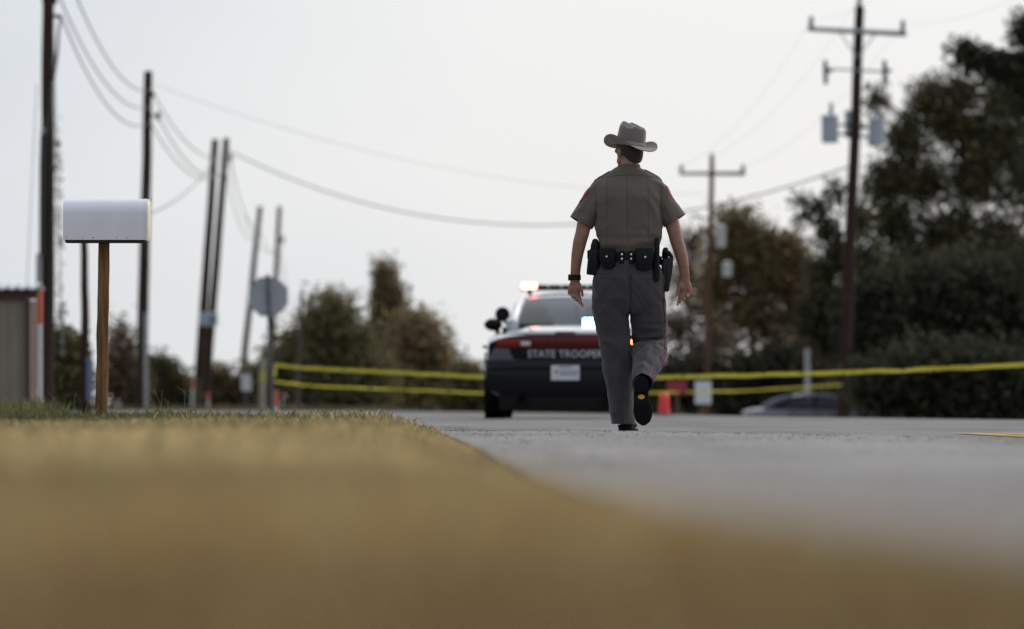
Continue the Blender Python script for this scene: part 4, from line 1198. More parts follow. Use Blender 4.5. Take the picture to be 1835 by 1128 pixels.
m_sil = mat('dark_silver_paint', (.075, .08, .10), .3, metal=.3, coat=.7)
a = at(1328, 745, 158)
sed = thing('parked_sedan', 'dark silver sedan parked low behind the road edge at right', 'car', (a.x, 158, -.98), R(-90))
SC = dict(hw=.90, track=.77, axles=(.95, 3.70), boot=.1, nose=4.5,
          st=[(.02, .74, .36, .88, .92), (.10, .84, .26, .93, .98), (.35, .88, .22, .97, 1.03), (.8, .895, .2, .99, 1.05), (2.3, .90, .2, .97, 1.0), (3.3, .895, .2, .95, 1.0), (4.1, .87, .2, .87, .93), (4.55, .80, .26, .74, .78), (4.7, .70, .34, .62, .65)],
          gh=[(.60, 1.05, .60), (1.35, 1.40, .51), (2.5, 1.42, .52), (3.35, 1.01, .66)])
car(sed, SC, m_sil, m_sil, m_sil)
for s in (-1, 1):
    mb = MB(); mb.ellipsoid((s * .62, 4.60, .68), (.16, .10, .06)); mb.build('headlight', m_clear, sed, True)
    mb = MB(); mb.ellipsoid((s * .66, .06, .82), (.14, .05, .08)); mb.build('tail_light', m_redlens, sed, True)

# ---------------------------------------------------------------- the walking person
K = 283.17
def L(px, py, y=0.0): return Vector(((px - 1125) / K, y, (773 - py) / K))
person = thing('person', 'person in grey tan uniform and cowboy hat walking away down the road', 'person', ((1125 - CX) / K, 36.0, 0.0))
m_skin = mat('skin', (.33, .165, .122), .55, var=(14, .22), bump=(220, .12, .001), sss=.12)
m_hair = mat('dark_brown_hair', (.020, .012, .009), .6, bump=(260, .8, .004), stretch=(1, 1, .15))
def cloth(name, col, fine=900, fold=14, fs=.35, var=.10):
    m = mat(name, col, .85, var=(6, var), bump=(fold, fs, .012), sheen=.15, spec=.2)
    nt = m.node_tree; b = nt.nodes['Principled BSDF']
    tc = nt.nodes.new('ShaderNodeTexCoord')
    w = nt.nodes.new('ShaderNodeTexNoise'); w.inputs['Scale'].default_value = fine; w.inputs['Detail'].default_value = 2
    link(nt, tc.outputs['Object'], w.inputs['Vector'])
    bp = nt.nodes.new('ShaderNodeBump'); bp.inputs['Strength'].default_value = .25; bp.inputs['Distance'].default_value = .001
    link(nt, w.outputs['Fac'], bp.inputs['Height'])
    src = b.inputs['Normal'].links[0].from_socket
    link(nt, src, bp.inputs['Normal']); link(nt, bp.outputs[0], b.inputs['Normal'])
    return m
m_shirt = cloth('grey_tan_shirt_cloth', (.118, .100, .083))
m_seam = cloth('shirt_stitching', (.068, .059, .051))
m_trou = cloth('slate_trouser_cloth', (.053, .049, .053))
m_navy = mat('navy_stripe', (.012, .026, .090), .8)
m_redp = mat('red_piping', (.28, .018, .022), .8)
m_felt = mat('grey_hat_felt', (.165, .147, .133), .9, var=(12, .1), bump=(400, .25, .001), sheen=.4, spec=.1)
m_hband = mat('pale_hat_band', (.30, .27, .23), .7)
m_leather = mat('black_duty_leather', (.0045, .0045, .006), .5, bump=(90, .25, .002), spec=.2)
m_poly = mat('black_polymer', (.004, .004, .005), .45, spec=.2)
m_snap = mat('chrome_snap', (.75, .75, .74), .15, metal=1.0)
m_boot = mat('black_boot_leather', (.005, .005, .006), .45, spec=.25)
m_sole = mat('black_rubber_sole', (.006, .006, .006), .75, spec=.15, bump=(120, .5, .003))
YAW = R(32)
HC = L(1128, 262, .03)
RH = Matrix.Rotation(YAW, 3, 'Z')
def H(x, y, z): return HC + RH @ Vector((x, y, z))

# --- body: one continuous skin surface (mostly under the clothes)
mb = MB()
mb.tube([L(1125, 500, .02), L(1125, 440, .02), L(1125, 380, .02), L(1125, 335, .02), L(1126, 316, .01)], [(.15, .10), (.155, .10), (.165, .11), (.16, .09), (.10, .06)], 20)
mb.tube([L(1126, 318, .0), L(1128, 300, .0), H(0, -.012, -.075), H(0, -.005, -.04)], [.062, .0575, .0575, .060], 18)
mb.ellipsoid(HC, (.0745, .097, .108), RH)
mb.ellipsoid(H(0, -.045, -.03), (.066, .05, .06), RH)
mb.ellipsoid(H(0, .028, -.070), (.060, .066, .062), RH)
mb.ellipsoid(H(0, .072, -.108), (.030, .022, .022), RH)
for s in (-1, 1):
    mb.ellipsoid(H(s * .045, .025, -.088), (.020, .045, .030), RH @ Matrix.Rotation(R(-15), 3, 'X'))
    mb.ellipsoid(H(s * .040, .074, -.028), (.022, .014, .018), RH)
    mb.ellipsoid(H(s * .079, -.004, -.042), (.0075, .019, .032), RH @ Matrix.Rotation(R(s * -14), 3, 'Z') @ Matrix.Rotation(R(12), 3, 'X'))
    mb.ellipsoid(H(s * .028, .088, .010), (.026, .012, .010), RH)
mb.tube([H(0, .092, .005), H(0, .105, -.025), H(0, .112, -.042)], [.008, .011, .014], 10, round_ends=True)
mb.tube([H(-.022, .090, -.075), H(0, .097, -.075), H(.022, .090, -.075)], [.005, .008, .005], 8, round_ends=True)
# arms and hands
def arm(pts, rads): mb.tube(pts, rads, 16, round_ends=True)
arm([L(1080, 338, .01), L(1063, 368, 0), L(1047, 402, -.01), L(1043, 420, -.015), L(1039, 434, -.012), L(1034.5, 457, .0), L(1032, 478, .015), L(1031, 492, .022), L(1031, 502, .026)],
    [.062, .056, .047, .044, .043, .038, .033, (.0315, .025), (.0315, .023)])
arm([L(1172, 338, .01), L(1190, 368, 0), L(1204, 400, -.01), L(1209, 418, -.015), L(1213, 433, -.012), L(1220.5, 457, .0), L(1225, 478, .015), L(1226.5, 492, .022), L(1227, 502, .026)],
    [.062, .056, .047, .044, .043, .039, .034, (.0325, .025), (.032, .023)])
FING = {}
def hand(wrist, s, key):
    """s: +1 thumb toward +x; the palm faces the camera, fingers half curled"""
    d, b, sx = Vector((-.04 * s, .10, -.99)).normalized(), Vector((0, -1, -.12)).normalized(), Vector((s, 0, 0))
    P = lambda dd, ss, bb: wrist + d * dd + sx * ss + b * bb
    mb.tube([P(-.01, 0, 0), P(.018, -.001, 0), P(.045, -.004, 0), P(.072, -.006, .0), P(.088, -.007, .002)], [(.029, .021), (.033, .020), (.039, .019), (.0405, .0165), (.037, .012)], 18, round_ends=True, p=2.5)
    mb.ellipsoid(P(.040, .020, .010), (.017, .015, .028))           # ball of the thumb
    mb.ellipsoid(P(.050, -.024, .008), (.014, .013, .032))          # heel of the hand
    spec = [(.026, .043, .027, .022, 14, 40, 62, .0088), (.0075, .047, .030, .023, 26, 62, 92, .0090), (-.0125, .044, .028, .022, 36, 82, 118, .0086), (-.0305, .035, .022, .019, 42, 92, 130, .0076)]
    for k, (so, l1, l2, l3, a1, a2, a3, r) in enumerate(spec):
        q0 = P(.080 - .004 * (k == 3), so, .0)
        pts = [q0]
        lat = .30 + .06 * k
        for ln, an in ((l1 + .006, a1), (l2, a2), (l3, a3)):
            an = R(an)
            v = (d * math.cos(an) + b * math.sin(an) + sx * lat * math.cos(an * .6)).normalized()
            pts.append(pts[-1] + v * ln)
        sm_ = [pts[0], pts[0].lerp(pts[1], .5), pts[1], pts[1].lerp(pts[2], .5), pts[2], pts[3]]
        mb.tube(sm_, [r * 1.12, r, r * 1.05, r * .95, r * .97, r * .80], 10, ref=(0, 1, 0), round_ends=True)
        FING[key, k] = (pts, r)
    mb.tube([P(.018, .022, .008), P(.045, .036, .016), P(.072, .045, .020), P(.094, .050, .022)], [.0135, .0115, .0098, .0080], 10, ref=(0, 1, 0), round_ends=True)
hand(L(1031, 503, .027), 1, 'l')
hand(L(1227, 501, .027), -1, 'r')
# legs inside the trousers
mb.tube([L(1096, 480, .02), L(1100, 600, .02), L(1108, 640, .02), L(1116, 750, .02)], [.085, .065, .055, .04], 14)
mb.tube([L(1154, 480, .02), L(1162, 590, .05), L(1163, 622, .03), L(1155, 664, -.22)], [.085, .065, .05, .035], 14)
body = mb.build('body', m_skin, person, True)
remesh(body, .0031, 2, .5)
m_eye = mat('eye_white', (.7, .7, .68), .2, coat=.5)
for s in (-1, 1):
    mb = MB(); mb.ellipsoid(H(s * .031, .084, -.004), (.0115, .0115, .0115), RH); mb.build('eye', m_eye, person, True)
# hair
mb = MB(); rows = []
for z, rx, ry, cy, ang in ((.05, .078, .096, 0, 118), (.01, .0795, .1015, 0, 116), (-.02, .079, .1015, -.001, 104), (-.045, .077, .099, -.003, 78), (-.07, .073, .091, -.006, 60), (-.088, .069, .083, -.008, 46), (-.100, .067, .079, -.010, 32), (-.108, .066, .077, -.010, 18)):
    row = []
    for i in range(33):
        a = R(-90 + ang * (-1 + 2 * i / 32))
        n_ = .0012 * noise.noise(Vector((i * .9, z * 90, 0)))
        row.append(H((rx + n_) * math.cos(a), cy + (ry + n_) * math.sin(a), z))
    rows.append(row)
mb.loft(rows, cap=False, closed=False)
hair = mb.build('hair', m_hair, person, True)
s_ = hair.modifiers.new('s', 'SOLIDIFY'); s_.thickness = .006; s_.offset = 0; bake(hair)

# --- hat
HB = L(1129.5, 261.5, .025)
RT = Matrix.Rotation(YAW, 3, 'Z') @ Matrix.Rotation(R(7.5), 3, 'Y') @ Matrix.Rotation(R(4.5), 3, 'X')
def HT(x, y, z): return HB + RT @ Vector((x, y, z))
def crown_top(x, y):
    z = .140 + .19 * y - .006 * (y / .1) ** 2
    z -= .040 * math.exp(-(x / .017) ** 2) * sstep(-.098, -.045, y) * (1 if y < .05 else max(0, 1 - (y - .05) / .07))
    z -= .026 * math.exp(-((abs(x) - .058) / .020) ** 2 - ((y - .020) / .050) ** 2)
    z -= .020 * math.exp(-((abs(x) - .055) / .022) ** 2 - ((y + .045) / .032) ** 2)
    z += .006 * math.exp(-((abs(x) - .030) / .014) ** 2)
    return z
NA = 72
rows = []
for t, rr_, zz in ((0, 1.0, 0), (.12, .998, .012), (.3, .985, .035), (.5, .965, .06), (.7, .945, .080), (.85, .93, .100)):
    rows.append([HT(.0885 * rr_ * math.cos(2 * PI * i / NA), .106 * rr_ * math.sin(2 * PI * i / NA), zz) for i in range(NA)])
for rr_, bl in ((.905, .55), (.865, .80), (.80, .93), (.70, 1), (.58, 1), (.46, 1), (.34, 1), (.22, 1), (.12, 1), (.04, 1)):
    row = []
    for i in range(NA):
        x, y = .0885 * rr_ * math.cos(2 * PI * i / NA), .106 * rr_ * math.sin(2 * PI * i / NA)
        z1 = crown_top(x, y)
        row.append(HT(x, y, .101 + (z1 - .101) * bl))
    rows.append(row)
mb = MB(); mb.loft(rows, cap=False)
last = (len(rows) - 1) * NA
mb.f.append(tuple(last + i for i in range(NA)))
# brim, rolled up at the sides
rows = []
for t in (0, .08, .2, .35, .5, .65, .8, .9, .97, 1.0):
    row = []
    for i in range(NA):
        a = 2 * PI * i / NA
        c, s = math.cos(a), math.sin(a)
        side = abs(c) ** 2.6
        ext = .086 * t
        out = ext * (1 - .22 * side * t)
        z = .050 * side * t ** 1.9 - (.026 if s < 0 else .020) * (abs(s) ** 2.2) * t ** 1.1
        row.append(HT((.088 + out) * c, (.1055 + ext * .98) * s, z))
    rows.append(row)
up = [[p + RT @ Vector((0, 0, .0024)) for p in r_] for r_ in rows]
dn = [[p - RT @ Vector((0, 0, .0024)) for p in r_] for r_ in rows]
mb.loft(up + list(reversed(dn)), cap=False)
hat = mb.build('hat', m_felt, person, True)
hat.data.set_sharp_from_angle(angle=R(80))
rows = []
for o_, z in ((.0005, .004), (.0030, .005), (.0034, .013), (.0030, .021), (.0005, .022)):
    rows.append([HT((.0886 + o_) * math.cos(2 * PI * i / NA), (.1061 + o_) * math.sin(2 * PI * i / NA), z) for i in range(NA)])
mb = MB(); mb.loft(rows, cap=False); mb.build('hat_band', m_hband, hat, True)

# --- shirt
def sup(cx, cy, z, rx, ry, p=2.5, n=48):
    out = []
    for i in range(n):
        q = 2 * PI * i / n
        c, s = math.cos(q), math.sin(q)
        out.append(Vector((cx + rx * math.copysign(abs(c) ** (2 / p), c), cy + ry * math.copysign(abs(s) ** (2 / p), s), z)))
    return out
mb = MB(); rings = []
for py, l, r, cy, ry, p in ((470, 1077, 1176, .0, .118, 2.5), (452, 1076, 1178, .0, .125, 2.5), (446, 1074, 1181, .0, .132, 2.5), (438, 1072, 1183, .0, .138, 2.5), (424, 1071, 1184, .0, .139, 2.6), (400, 1070.5, 1184.5, .003, .145, 2.7), (375, 1070, 1184, .005, .152, 2.8),
                            (352, 1068, 1185, .006, .150, 2.8), (338, 1066, 1186, .010, .136, 2.7), (328, 1065, 1187, .012, .116, 2.5), (321, 1070, 1182, .012, .10, 2.4), (314, 1080, 1172, .012, .088, 2.3), (308, 1090, 1162, .010, .079, 2.2), (304, 1099, 1154, .008, .072, 2.1), (301, 1105, 1148, .005, .066, 2.0)):
    z = (773 - py) / K
    rings.append(sup(((l + r) / 2 - 1125) / K, cy, z, (r - l) / 2 / K, ry, p))
mb.loft(rings)
SL = {}
for s, sh, hem, key in ((-1, L(1079, 336, .012), L(1041, 401, .0), 'l'), (1, L(1172, 335, .012), L(1210, 397, .0), 'r')):
    ax = (hem - sh).normalized()
    pts = [sh - ax * .01, sh.lerp(hem, .2), sh.lerp(hem, .45), sh.lerp(hem, .7), sh.lerp(hem, .9), hem, hem + ax * .012]
    mb.tube(pts, [(.060, .080), (.066, .083), (.068, .082), (.070, .080), (.0725, .080), (.0735, .080), (.0735, .080)], 28, round_ends=False)
    SL[key] = (sh, hem + ax * .012, ax)
    mb.ellipsoid(sh + Vector((-.006 * s, 0, -.004)), (.068, .084, .060))
shirt = mb.build('shirt', m_shirt, person, True)
remesh(shirt, .0055, 5, .5)
me = shirt.data
vn_ = [(v.co.copy(), v.normal.copy()) for v in me.vertices]; new = []
for c, n_ in vn_:       # drape: pulls from the armpits, slack above the belt, crumpled sleeves
    ax_ = abs(c.x - .006)
    slv = sstep(.20, .25, ax_) if c.z > 1.28 else 0
    side = sstep(.06, .19, ax_)
    f = noise.noise(Vector((c.x * 5, c.y * 5, c.z * 9 + (ax_ * 14)))) * .008 * (.3 + side)
    f += (1 - abs(noise.noise(Vector((c.x * 9 + c.z * 7 * (1 if c.x > 0 else -1), c.y * 6, c.z * 6 + 3)))) * 2.2) * .011 * side * (1 - slv) * sstep(1.17, 1.3, c.z) * (1 - sstep(1.55, 1.62, c.z))
    f += noise.noise(Vector((c.x * 7, c.y * 7, c.z * 26))) * .009 * (1 - sstep(1.16, 1.32, c.z))
    f += (1 - abs(noise.noise(Vector((c.x * 7 + c.z * 3, c.y * 5, c.z * 4 + 9)))) * 2.4) * .0065 * (1 - slv)
    f += (1 - abs(noise.noise(Vector((c.x * 10, c.y * 8 + 4, (c.z + ax_ * .6) * 13)))) * 2.2) * .008 * slv
    new.append(c + n_ * f)
me.vertices.foreach_set('co', [q for p in new for q in p]); me.update()
bm = bmesh.new(); bm.from_mesh(me)
def cut_hem(bm, he, ax, back, xmin=0.0):
    """open the tube at its hem with one clean cut"""
    fs = [f for f in bm.faces if (f.calc_center_median() - he).length < .13 and abs((f.calc_center_median() - he).dot(ax)) < .06 and abs(f.calc_center_median().x - .006) > xmin]
    vs, es = {v for f in fs for v in f.verts}, {e_ for f in fs for e_ in f.edges}
    bmesh.ops.bisect_plane(bm, geom=fs + list(es) + list(vs), plane_co=he - ax * back, plane_no=ax, clear_outer=True)
for key, (sh, he, ax) in SL.items(): cut_hem(bm, he, ax, .016, .212)
bm.to_mesh(me); bm.free()
SB = bvh_of(shirt)
s_ = shirt.modifiers.new('s', 'SOLIDIFY'); s_.thickness = .0028; s_.offset = -1; bake(shirt)
def back_pt(B, x, z, off=.001):
    h = B.ray_cast(Vector((x, -1, z)), Vector((0, 1, 0)))
    return h[0] + h[1] * off if h[0] else None
def seam(name, pts, B, m, parent, r=.0013, off=.0004):
    P = [q for q in (back_pt(B, x, z, off) for x, z in pts) if q is not None]
    mb = MB(); mb.tube(P, r, 6); return mb.build(name, m, parent, True)
lin = lambda a, b, n: [(a[0] + (b[0] - a[0]) * i / n, a[1] + (b[1] - a[1]) * i / n) for i in range(n + 1)]
def xz(px, py): q = L(px, py); return (q.x, q.z)
for px in (1086.5, 1123, 1160.5):
    seam('pressed_crease', lin(xz(px, 321), xz(px + .8, 437), 40), SB, m_seam, shirt, .0013, .0002)
ys_ = []
for i in range(41):
    t = i / 40; px = 1071 + (1180 - 1071) * t
    ys_.append(xz(px, 320.5 - 5.5 * (1 - (2 * t - 1) ** 2) + 3 * (1 - abs(2 * t - 1)) * 0))
seam('yoke_seam', ys_, SB, m_seam, shirt, .0014)
for s, p0, p1 in ((-1, (1064, 329), (1070, 372)), (1, (1187, 328), (1183, 370))):
    seam('sleeve_seam', lin(xz(*p0), xz(*p1), 20), SB, m_seam, shirt, .0014)
# collar
mb = MB(); rings = []
CC = L(1127, 300, .004)
for z, rx, ry, cy in ((1.6410, .082, .078, .010), (1.6540, .0775, .0735, .007), (1.6700, .0735, .0695, .004), (1.6840, .0705, .067, .002), (1.6875, .0690, .0655, .002), (1.6840, .0665, .063, .002), (1.6560, .068, .064, .004), (1.6410, .072, .068, .006)):
    ring = []
    for i in range(48):
        q = 2 * PI * i / 48
        front = max(0, math.sin(q)) ** 2
        ring.append(Vector((CC.x + rx * math.cos(q), cy + ry * math.sin(q), z - .030 * front)))
    rings.append(ring)
mb.loft(rings + [rings[0]], cap=False)
mb.build('collar', m_shirt, shirt, True)
# shoulder straps
m_strap = mat('dark_shoulder_strap', (.012, .011, .012), .7)
for s, a, b in ((-1, L(1092, 306, .004), L(1064.5, 323, .004)), (1, L(1155, 304.5, .004), L(1186.5, 321.5, .004))):
    mb = MB(); rings = []
    for i in range(9):
        c = a.lerp(b, i / 8)
        h = SB.ray_cast(c + Vector((0, 0, .3)), Vector((0, 0, -1)))
        z = (h[0].z if h[0] else c.z)
        w = .021 + .006 * i / 8
        ring = []
        for y, dz in ((-w, -.004), (-w, .0035), (0, .006), (w, .0035), (w, -.004)):
            hh_ = SB.ray_cast(Vector((c.x, c.y + y, 2)), Vector((0, 0, -1)))
            ring.append(Vector((c.x, c.y + y, (hh_[0].z if hh_[0] else z) + dz)))
        rings.append(ring)
    mb.loft(rings); ep = mb.build('shoulder_strap', m_strap, shirt, True)
# shoulder patches: navy edge, red field, gold map shape
m_gold = mat('gold_thread', (.36, .16, .05), .7)
m_redf = mat('red_patch_field', (.27, .014, .02), .75)
def patch(center, N, upv, name='shoulder_patch'):
    N = N.normalized(); upv = (upv - upv.dot(N) * N).normalized(); rt = upv.cross(N)
    def lay(outline, off, m, nm, par):
        mb = MB(); rows = []
        for k in (1.0, .75, .5, .25, .02):
            row = []
            for u, w in outline:
                o_ = center + rt * u * k + upv * w * k
                h = SB.ray_cast(o_ + N * .2, -N)
                row.append((h[0] + h[1] * off) if h[0] else o_)
            rows.append(row)
        rows = [[p - N * .004 for p in rows[0]]] + rows
        mb.loft(rows, cap=False); return mb.build(nm, m, par, True)
    def shield(sc):
        o = []
        for i in range(28):
            q = 2 * PI * i / 28
            u, w = math.cos(q), math.sin(q)
            w2 = (.052 if w > 0 else .066) * (abs(w) ** .9) * (1 if w > 0 else -1)
            o.append((.045 * sc * math.copysign(abs(u) ** .75, u) * (1 if w > 0 else (1 - .25 * abs(w))), w2 * sc))
        return o
    p = lay(shield(1), .0016, m_navy, name, shirt)
    lay(shield(.88), .0026, m_redf, 'patch_field', p)
    lay([(.014 * math.cos(q) * (1 + .35 * math.sin(3 * q)), -.006 + .018 * math.sin(q) * (1 + .3 * math.cos(2 * q))) for q in [2 * PI * i / 20 for i in range(20)]], .0036, m_gold, 'patch_emblem', p)
patch(L(1203, 344, -.02), Vector((.80, -.52, .42)), Vector((-.45, 0, 1)))
patch(L(1047, 348, -.01), Vector((-.90, -.25, .42)), Vector((.45, 0, 1)))

# --- trousers
def leg_rings(mb, pts, crease_from=0.0, n=40):
    """pts: (centre, r_side, r_depth, crease); like tube, with a pressed crease down the back"""
    P = [Vector(q[0]) for q in pts]
    rings = []
    for i, (c, rx, ry, cr) in enumerate(pts):
        a, b = P[max(0, i - 1)], P[min(len(P) - 1, i + 1)]
        t = (b - a).normalized()
        u = (Vector((1, 0, 0)) - t.x * t).normalized(); w = t.cross(u)
        ring = []
        for k in range(n):
            q = 2 * PI * k / n
            d = q - PI / 2
            d = (d + PI) % (2 * PI) - PI
            g = cr * math.exp(-(d / .20) ** 2)
            ring.append(P[i] + u * rx * math.cos(q) + w * (ry + g) * math.sin(q))
        rings.append(ring)
    mb.loft(rings)
    return rings
mb = MB(); rings = []
for py, l, r, cy, ry in ((447, 1078, 1175, .0, .116), (462, 1076, 1177, .0, .122), (475, 1072, 1181, -.004, .130), (490, 1066, 1187, -.010, .140), (505, 1063.5, 1190, -.012, .146), (520, 1063.5, 1191, -.010, .146), (536, 1065, 1190, -.006, .140), (550, 1069, 1187, .0, .128), (560, 1078, 1178, .005, .105)):
    rings.append(sup(((l + r) / 2 - 1125) / K, cy, (773 - py) / K, (r - l) / 2 / K, ry, 2.35))
mb.loft(rings)
def lr(py, l, r, y, ry, cr=0): return (L((l + r) / 2, py, y), (r - l) / 2 / K, ry, cr)
LL = [lr(505, 1065, 1128, .0, .120), lr(530, 1063.5, 1130, .0, .122), lr(550, 1064.5, 1129.5, .0, .118), lr(571, 1067.5, 1126, .002, .110), lr(595, 1073, 1125.5, .004, .104), lr(615, 1076, 1129, .006, .098, .004), lr(634, 1079, 1132, .006, .096, .006), lr(656, 1082.5, 1133.5, .004, .095, .008),
      lr(680, 1087, 1132.5, .002, .092, .010), lr(700, 1091, 1132.5, .002, .089, .010), lr(725, 1094.5, 1133.5, .006, .088, .010), lr(745, 1097, 1134.8, .002, .094, .010), lr(764, 1097.5, 1135.5, .002, .098, .010)]
leg_rings(mb, LL)
RL = [lr(505, 1127, 1190, .0, .120), lr(530, 1127.5, 1192, .004, .120), lr(550, 1128, 1193, .010, .114), lr(571, 1131, 1194, .020, .108), lr(590, 1133, 1194.5, .032, .102), (L(1162.5, 604, .045), .110, .096, 0),
      (L(1163.5, 614, .040), .104, .090, 0), (L(1164, 625, -.005), .100, .080, 0), (L(1163, 637, -.070), .098, .082, .004), (L(1160.5, 648, -.14), .089, .080, .010), (L(1157, 659, -.21), .080, .076, .012), (L(1153, 668, -.27), .070, .072, .012), (L(1150, 675, -.325), .064, .068, .010), (L(1148.5, 683, -.38), .060, .060, .008), (L(1147, 689, -.425), .057, .054, .006)]
Rr = leg_rings(mb, RL)
trou = mb.build('trousers', m_trou, person, True)
remesh(trou, .0055, 4, .5)
me = trou.data
knee = L(1163, 616, .0)
vn_ = [(v.co.copy(), v.normal.copy()) for v in me.vertices]; new = []
for c, n_ in vn_:
    right = c.x > .005
    f = (1 - abs(noise.noise(Vector((c.x * 6, c.y * 6, c.z * 5)))) * 2) * .006 + (1 - abs(noise.noise(Vector((c.x * 11 + c.z * 6, c.y * 11, c.z * 9 + 20)))) * 2.4) * .0035
    # seat folds running in toward the crotch
    if .70 < c.z < .98 and c.y < .02:
        f += (1 - abs(noise.noise(Vector((c.x * 4 + 2, 1, c.z * 10 + abs(c.x) * 16)))) * 2.4) * .005 * sstep(.70, .78, c.z)
        f -= .012 * math.exp(-((c.x - .012) / .010) ** 2) * sstep(.66, .76, c.z) * (1 - sstep(.97, 1.02, c.z))
    if right:
        d = (c - knee).length
        k = math.exp(-(d / .17) ** 2)
        f += (1 - abs(noise.noise(Vector((c.x * 5, c.y * 14, c.z * 20)))) * 2.5) * .009 * k
        if c.y < .06 and n_.y < .2: f -= .020 * math.exp(-((c.z - .575 - .12 * (c.x - .13)) / .011) ** 2)
        if c.z < .6 and c.y < .0:
            f += (1 - abs(noise.noise(Vector((c.x * 13, c.y * 9, c.z * 5)))) * 2.5) * .005
    else:
        f += (1 - abs(noise.noise(Vector((c.x * 5 + c.z * 2, c.y * 5, c.z * 4.5 + 7)))) * 2.2) * .007
        k = math.exp(-((c.z - .50) / .07) ** 2)
        f += noise.noise(Vector((c.x * 8, c.y * 8, c.z * 30))) * .004 * k
    new.append(c + n_ * f)
me.vertices.foreach_set('co', [q for p in new for q in p]); me.update()
HEMS = [(LL[-1][0], Vector((0, 0, -1))), (RL[-1][0], (RL[-1][0] - RL[-2][0]).normalized())]
bm = bmesh.new(); bm.from_mesh(me)
for he, ax in HEMS: cut_hem(bm, he, ax, .014)
bm.to_mesh(me); bm.free()
TB = bvh_of(trou)
s_ = trou.modifiers.new('s', 'SOLIDIFY'); s_.thickness = .003; s_.offset = -1; bake(trou)
def stripe(path, wdir, pipe=True):
    """side stripe: navy band with red piping, laid on the cloth"""
    def lay(a, b, off, m, nm, par):
        rows = []
        for (p, out) in path:
            row = []
            for k in range(5):
                q = p + wdir(p) * (a + (b - a) * k / 4) + out * .03
                h = TB.find_nearest(q)
                row.append(h[0] + h[1] * off)
            rows.append(row)
        mb = MB(); mb.loft(rows, cap=False, closed=False); o_ = mb.build(nm, m, par, True)
        z = o_.modifiers.new('s', 'SOLIDIFY'); z.thickness = .003; z.offset = 0; bake(o_)
        return o_
    st_ = lay(-.019, .019, .0022, m_navy, 'side_stripe', trou)
    if pipe:
        lay(-.0215, -.0185, .0030, m_redp, 'red_piping', trou)
        lay(.0185, .0225, .0030, m_redp, 'red_piping', trou)
X_ = Vector((1, 0, 0))
def resample(pts, n):
    out = []
    for i in range(n + 1):
        t = i / n * (len(pts) - 1); k = min(int(t), len(pts) - 2); f = t - k
        out.append((pts[k][0].lerp(pts[k + 1][0], f), pts[k][1].lerp(pts[k + 1][1], f)))
    return out
rp = resample([(Vector(c) + X_ * rx + Vector((0, -.078 if c.y > -.02 else 0, .0 if c.y > -.02 else .025)), Vector((1, -.25, 0)).normalized()) for c, rx, ry, cr in RL], 60)
stripe(rp, lambda p: Vector((0, -1, 0)) if p.y > .0 else Vector((0, -.35, .92)))
lp_ = resample([(Vector(c) - X_ * rx + Vector((0, .085, 0)), Vector((-1, .3, 0))) for c, rx, ry, cr in LL], 50)
stripe(lp_, lambda p: Vector((0, -1, 0)), False)
m_tse = cloth('trouser_stitching', (.03, .028, .034))
seam('pocket_welt', lin(xz(1078, 500), xz(1104, 501), 14), TB, m_tse, trou, .0016)
seam('pocket_welt', lin(xz(1145, 502), xz(1172, 501), 14), TB, m_tse, trou, .0016)
seam('seat_seam', lin(xz(1124, 482), xz(1128, 560), 30), TB, m_tse, trou, .0014)
mb = MB(); q = back_pt(TB, *xz(1159.5, 508), .002); mb.lathe(q, [(.005, .002), (.005, -.001), (.001, -.002)], 10, 'y'); mb.build('pocket_button', m_tse, trou)

# --- duty belt and what hangs on it
BZ = (773 - 462.5) / K
def bpt(x, out=0.0, rx=.192, ry=.136, p=2.5):
    """point of the belt's back half at x, its outward normal and yaw"""
    cx = .0045
    t = min(.995, abs(x - cx) / rx)
    y = -ry * (1 - t ** p) ** (1 / p)
    n = Vector((math.copysign((t ** (p - 1)) / rx, x - cx), -((abs(y) / ry) ** (p - 1)) / ry, 0)).normalized()
    return Vector((x, y, BZ)) + n * out, n
mb = MB(); rings = []
for z, o_ in ((BZ - .034, -.006), (BZ - .034, .002), (BZ - .028, .004), (BZ + .028, .004), (BZ + .034, .002), (BZ + .034, -.006)):
    rings.append(sup(.0045, 0, z, .192 + o_, .136 + o_, 2.5, 64))
mb.loft(rings + [rings[0]], cap=False)
belt = mb.build('duty_belt', m_leather, person, True)
def frame(n): 
    t = Vector((-n.y, n.x, 0)); return Matrix((t, -n, Vector((0, 0, 1)))).transposed()    # columns: along belt, inward, up
def piece(name, outline, x, zc, d0, d1, m, par, bev=.004, yaw=None):
    """flat outline (u, z) standing on the belt at x, from depth d0 to d1 outward"""
    p, n = bpt(x)
    if yaw is not None: n = Vector((math.sin(yaw), -math.cos(yaw), 0))
    t = Vector((-n.y, n.x, 0))
    mb = MB(); mb.prism([p + t * u + n * d0 + Vector((0, 0, zc - BZ + w)) for u, w in outline], n, d1 - d0)
    return mb.build(name, m, par, True, bevel=bev)
def snap(x, py, d, par, r=.0095):
    p, n = bpt(x, d)
    p.z = (773 - py) / K
    M = n.to_track_quat('Z', 'Y').to_matrix()
    mb = MB(); rings = []
    for rr__, h in ((r, -.004), (r, .001), (r * .85, .004), (r * .5, .0062), (r * .05, .007)):
        rings.append([p + M @ Vector((rr__ * math.cos(2 * PI * i / 14), rr__ * math.sin(2 * PI * i / 14), h)) for i in range(14)])
    mb.loft(rings); return mb.build('snap', m_snap, par, True)
def u_shape(w, top, bot, n=12, sq=.6):
    """rounded-bottom pouch outline"""
    o = [(-w, top), (w, top)]
    for i in range(n + 1):
        a = -PI * i / n
        o.append((w * math.copysign(abs(math.cos(a)) ** sq, math.cos(a)), bot + w * .9 * (1 - abs(math.sin(a)) ** 1.0) ))
    return o[:2] + o[2:]
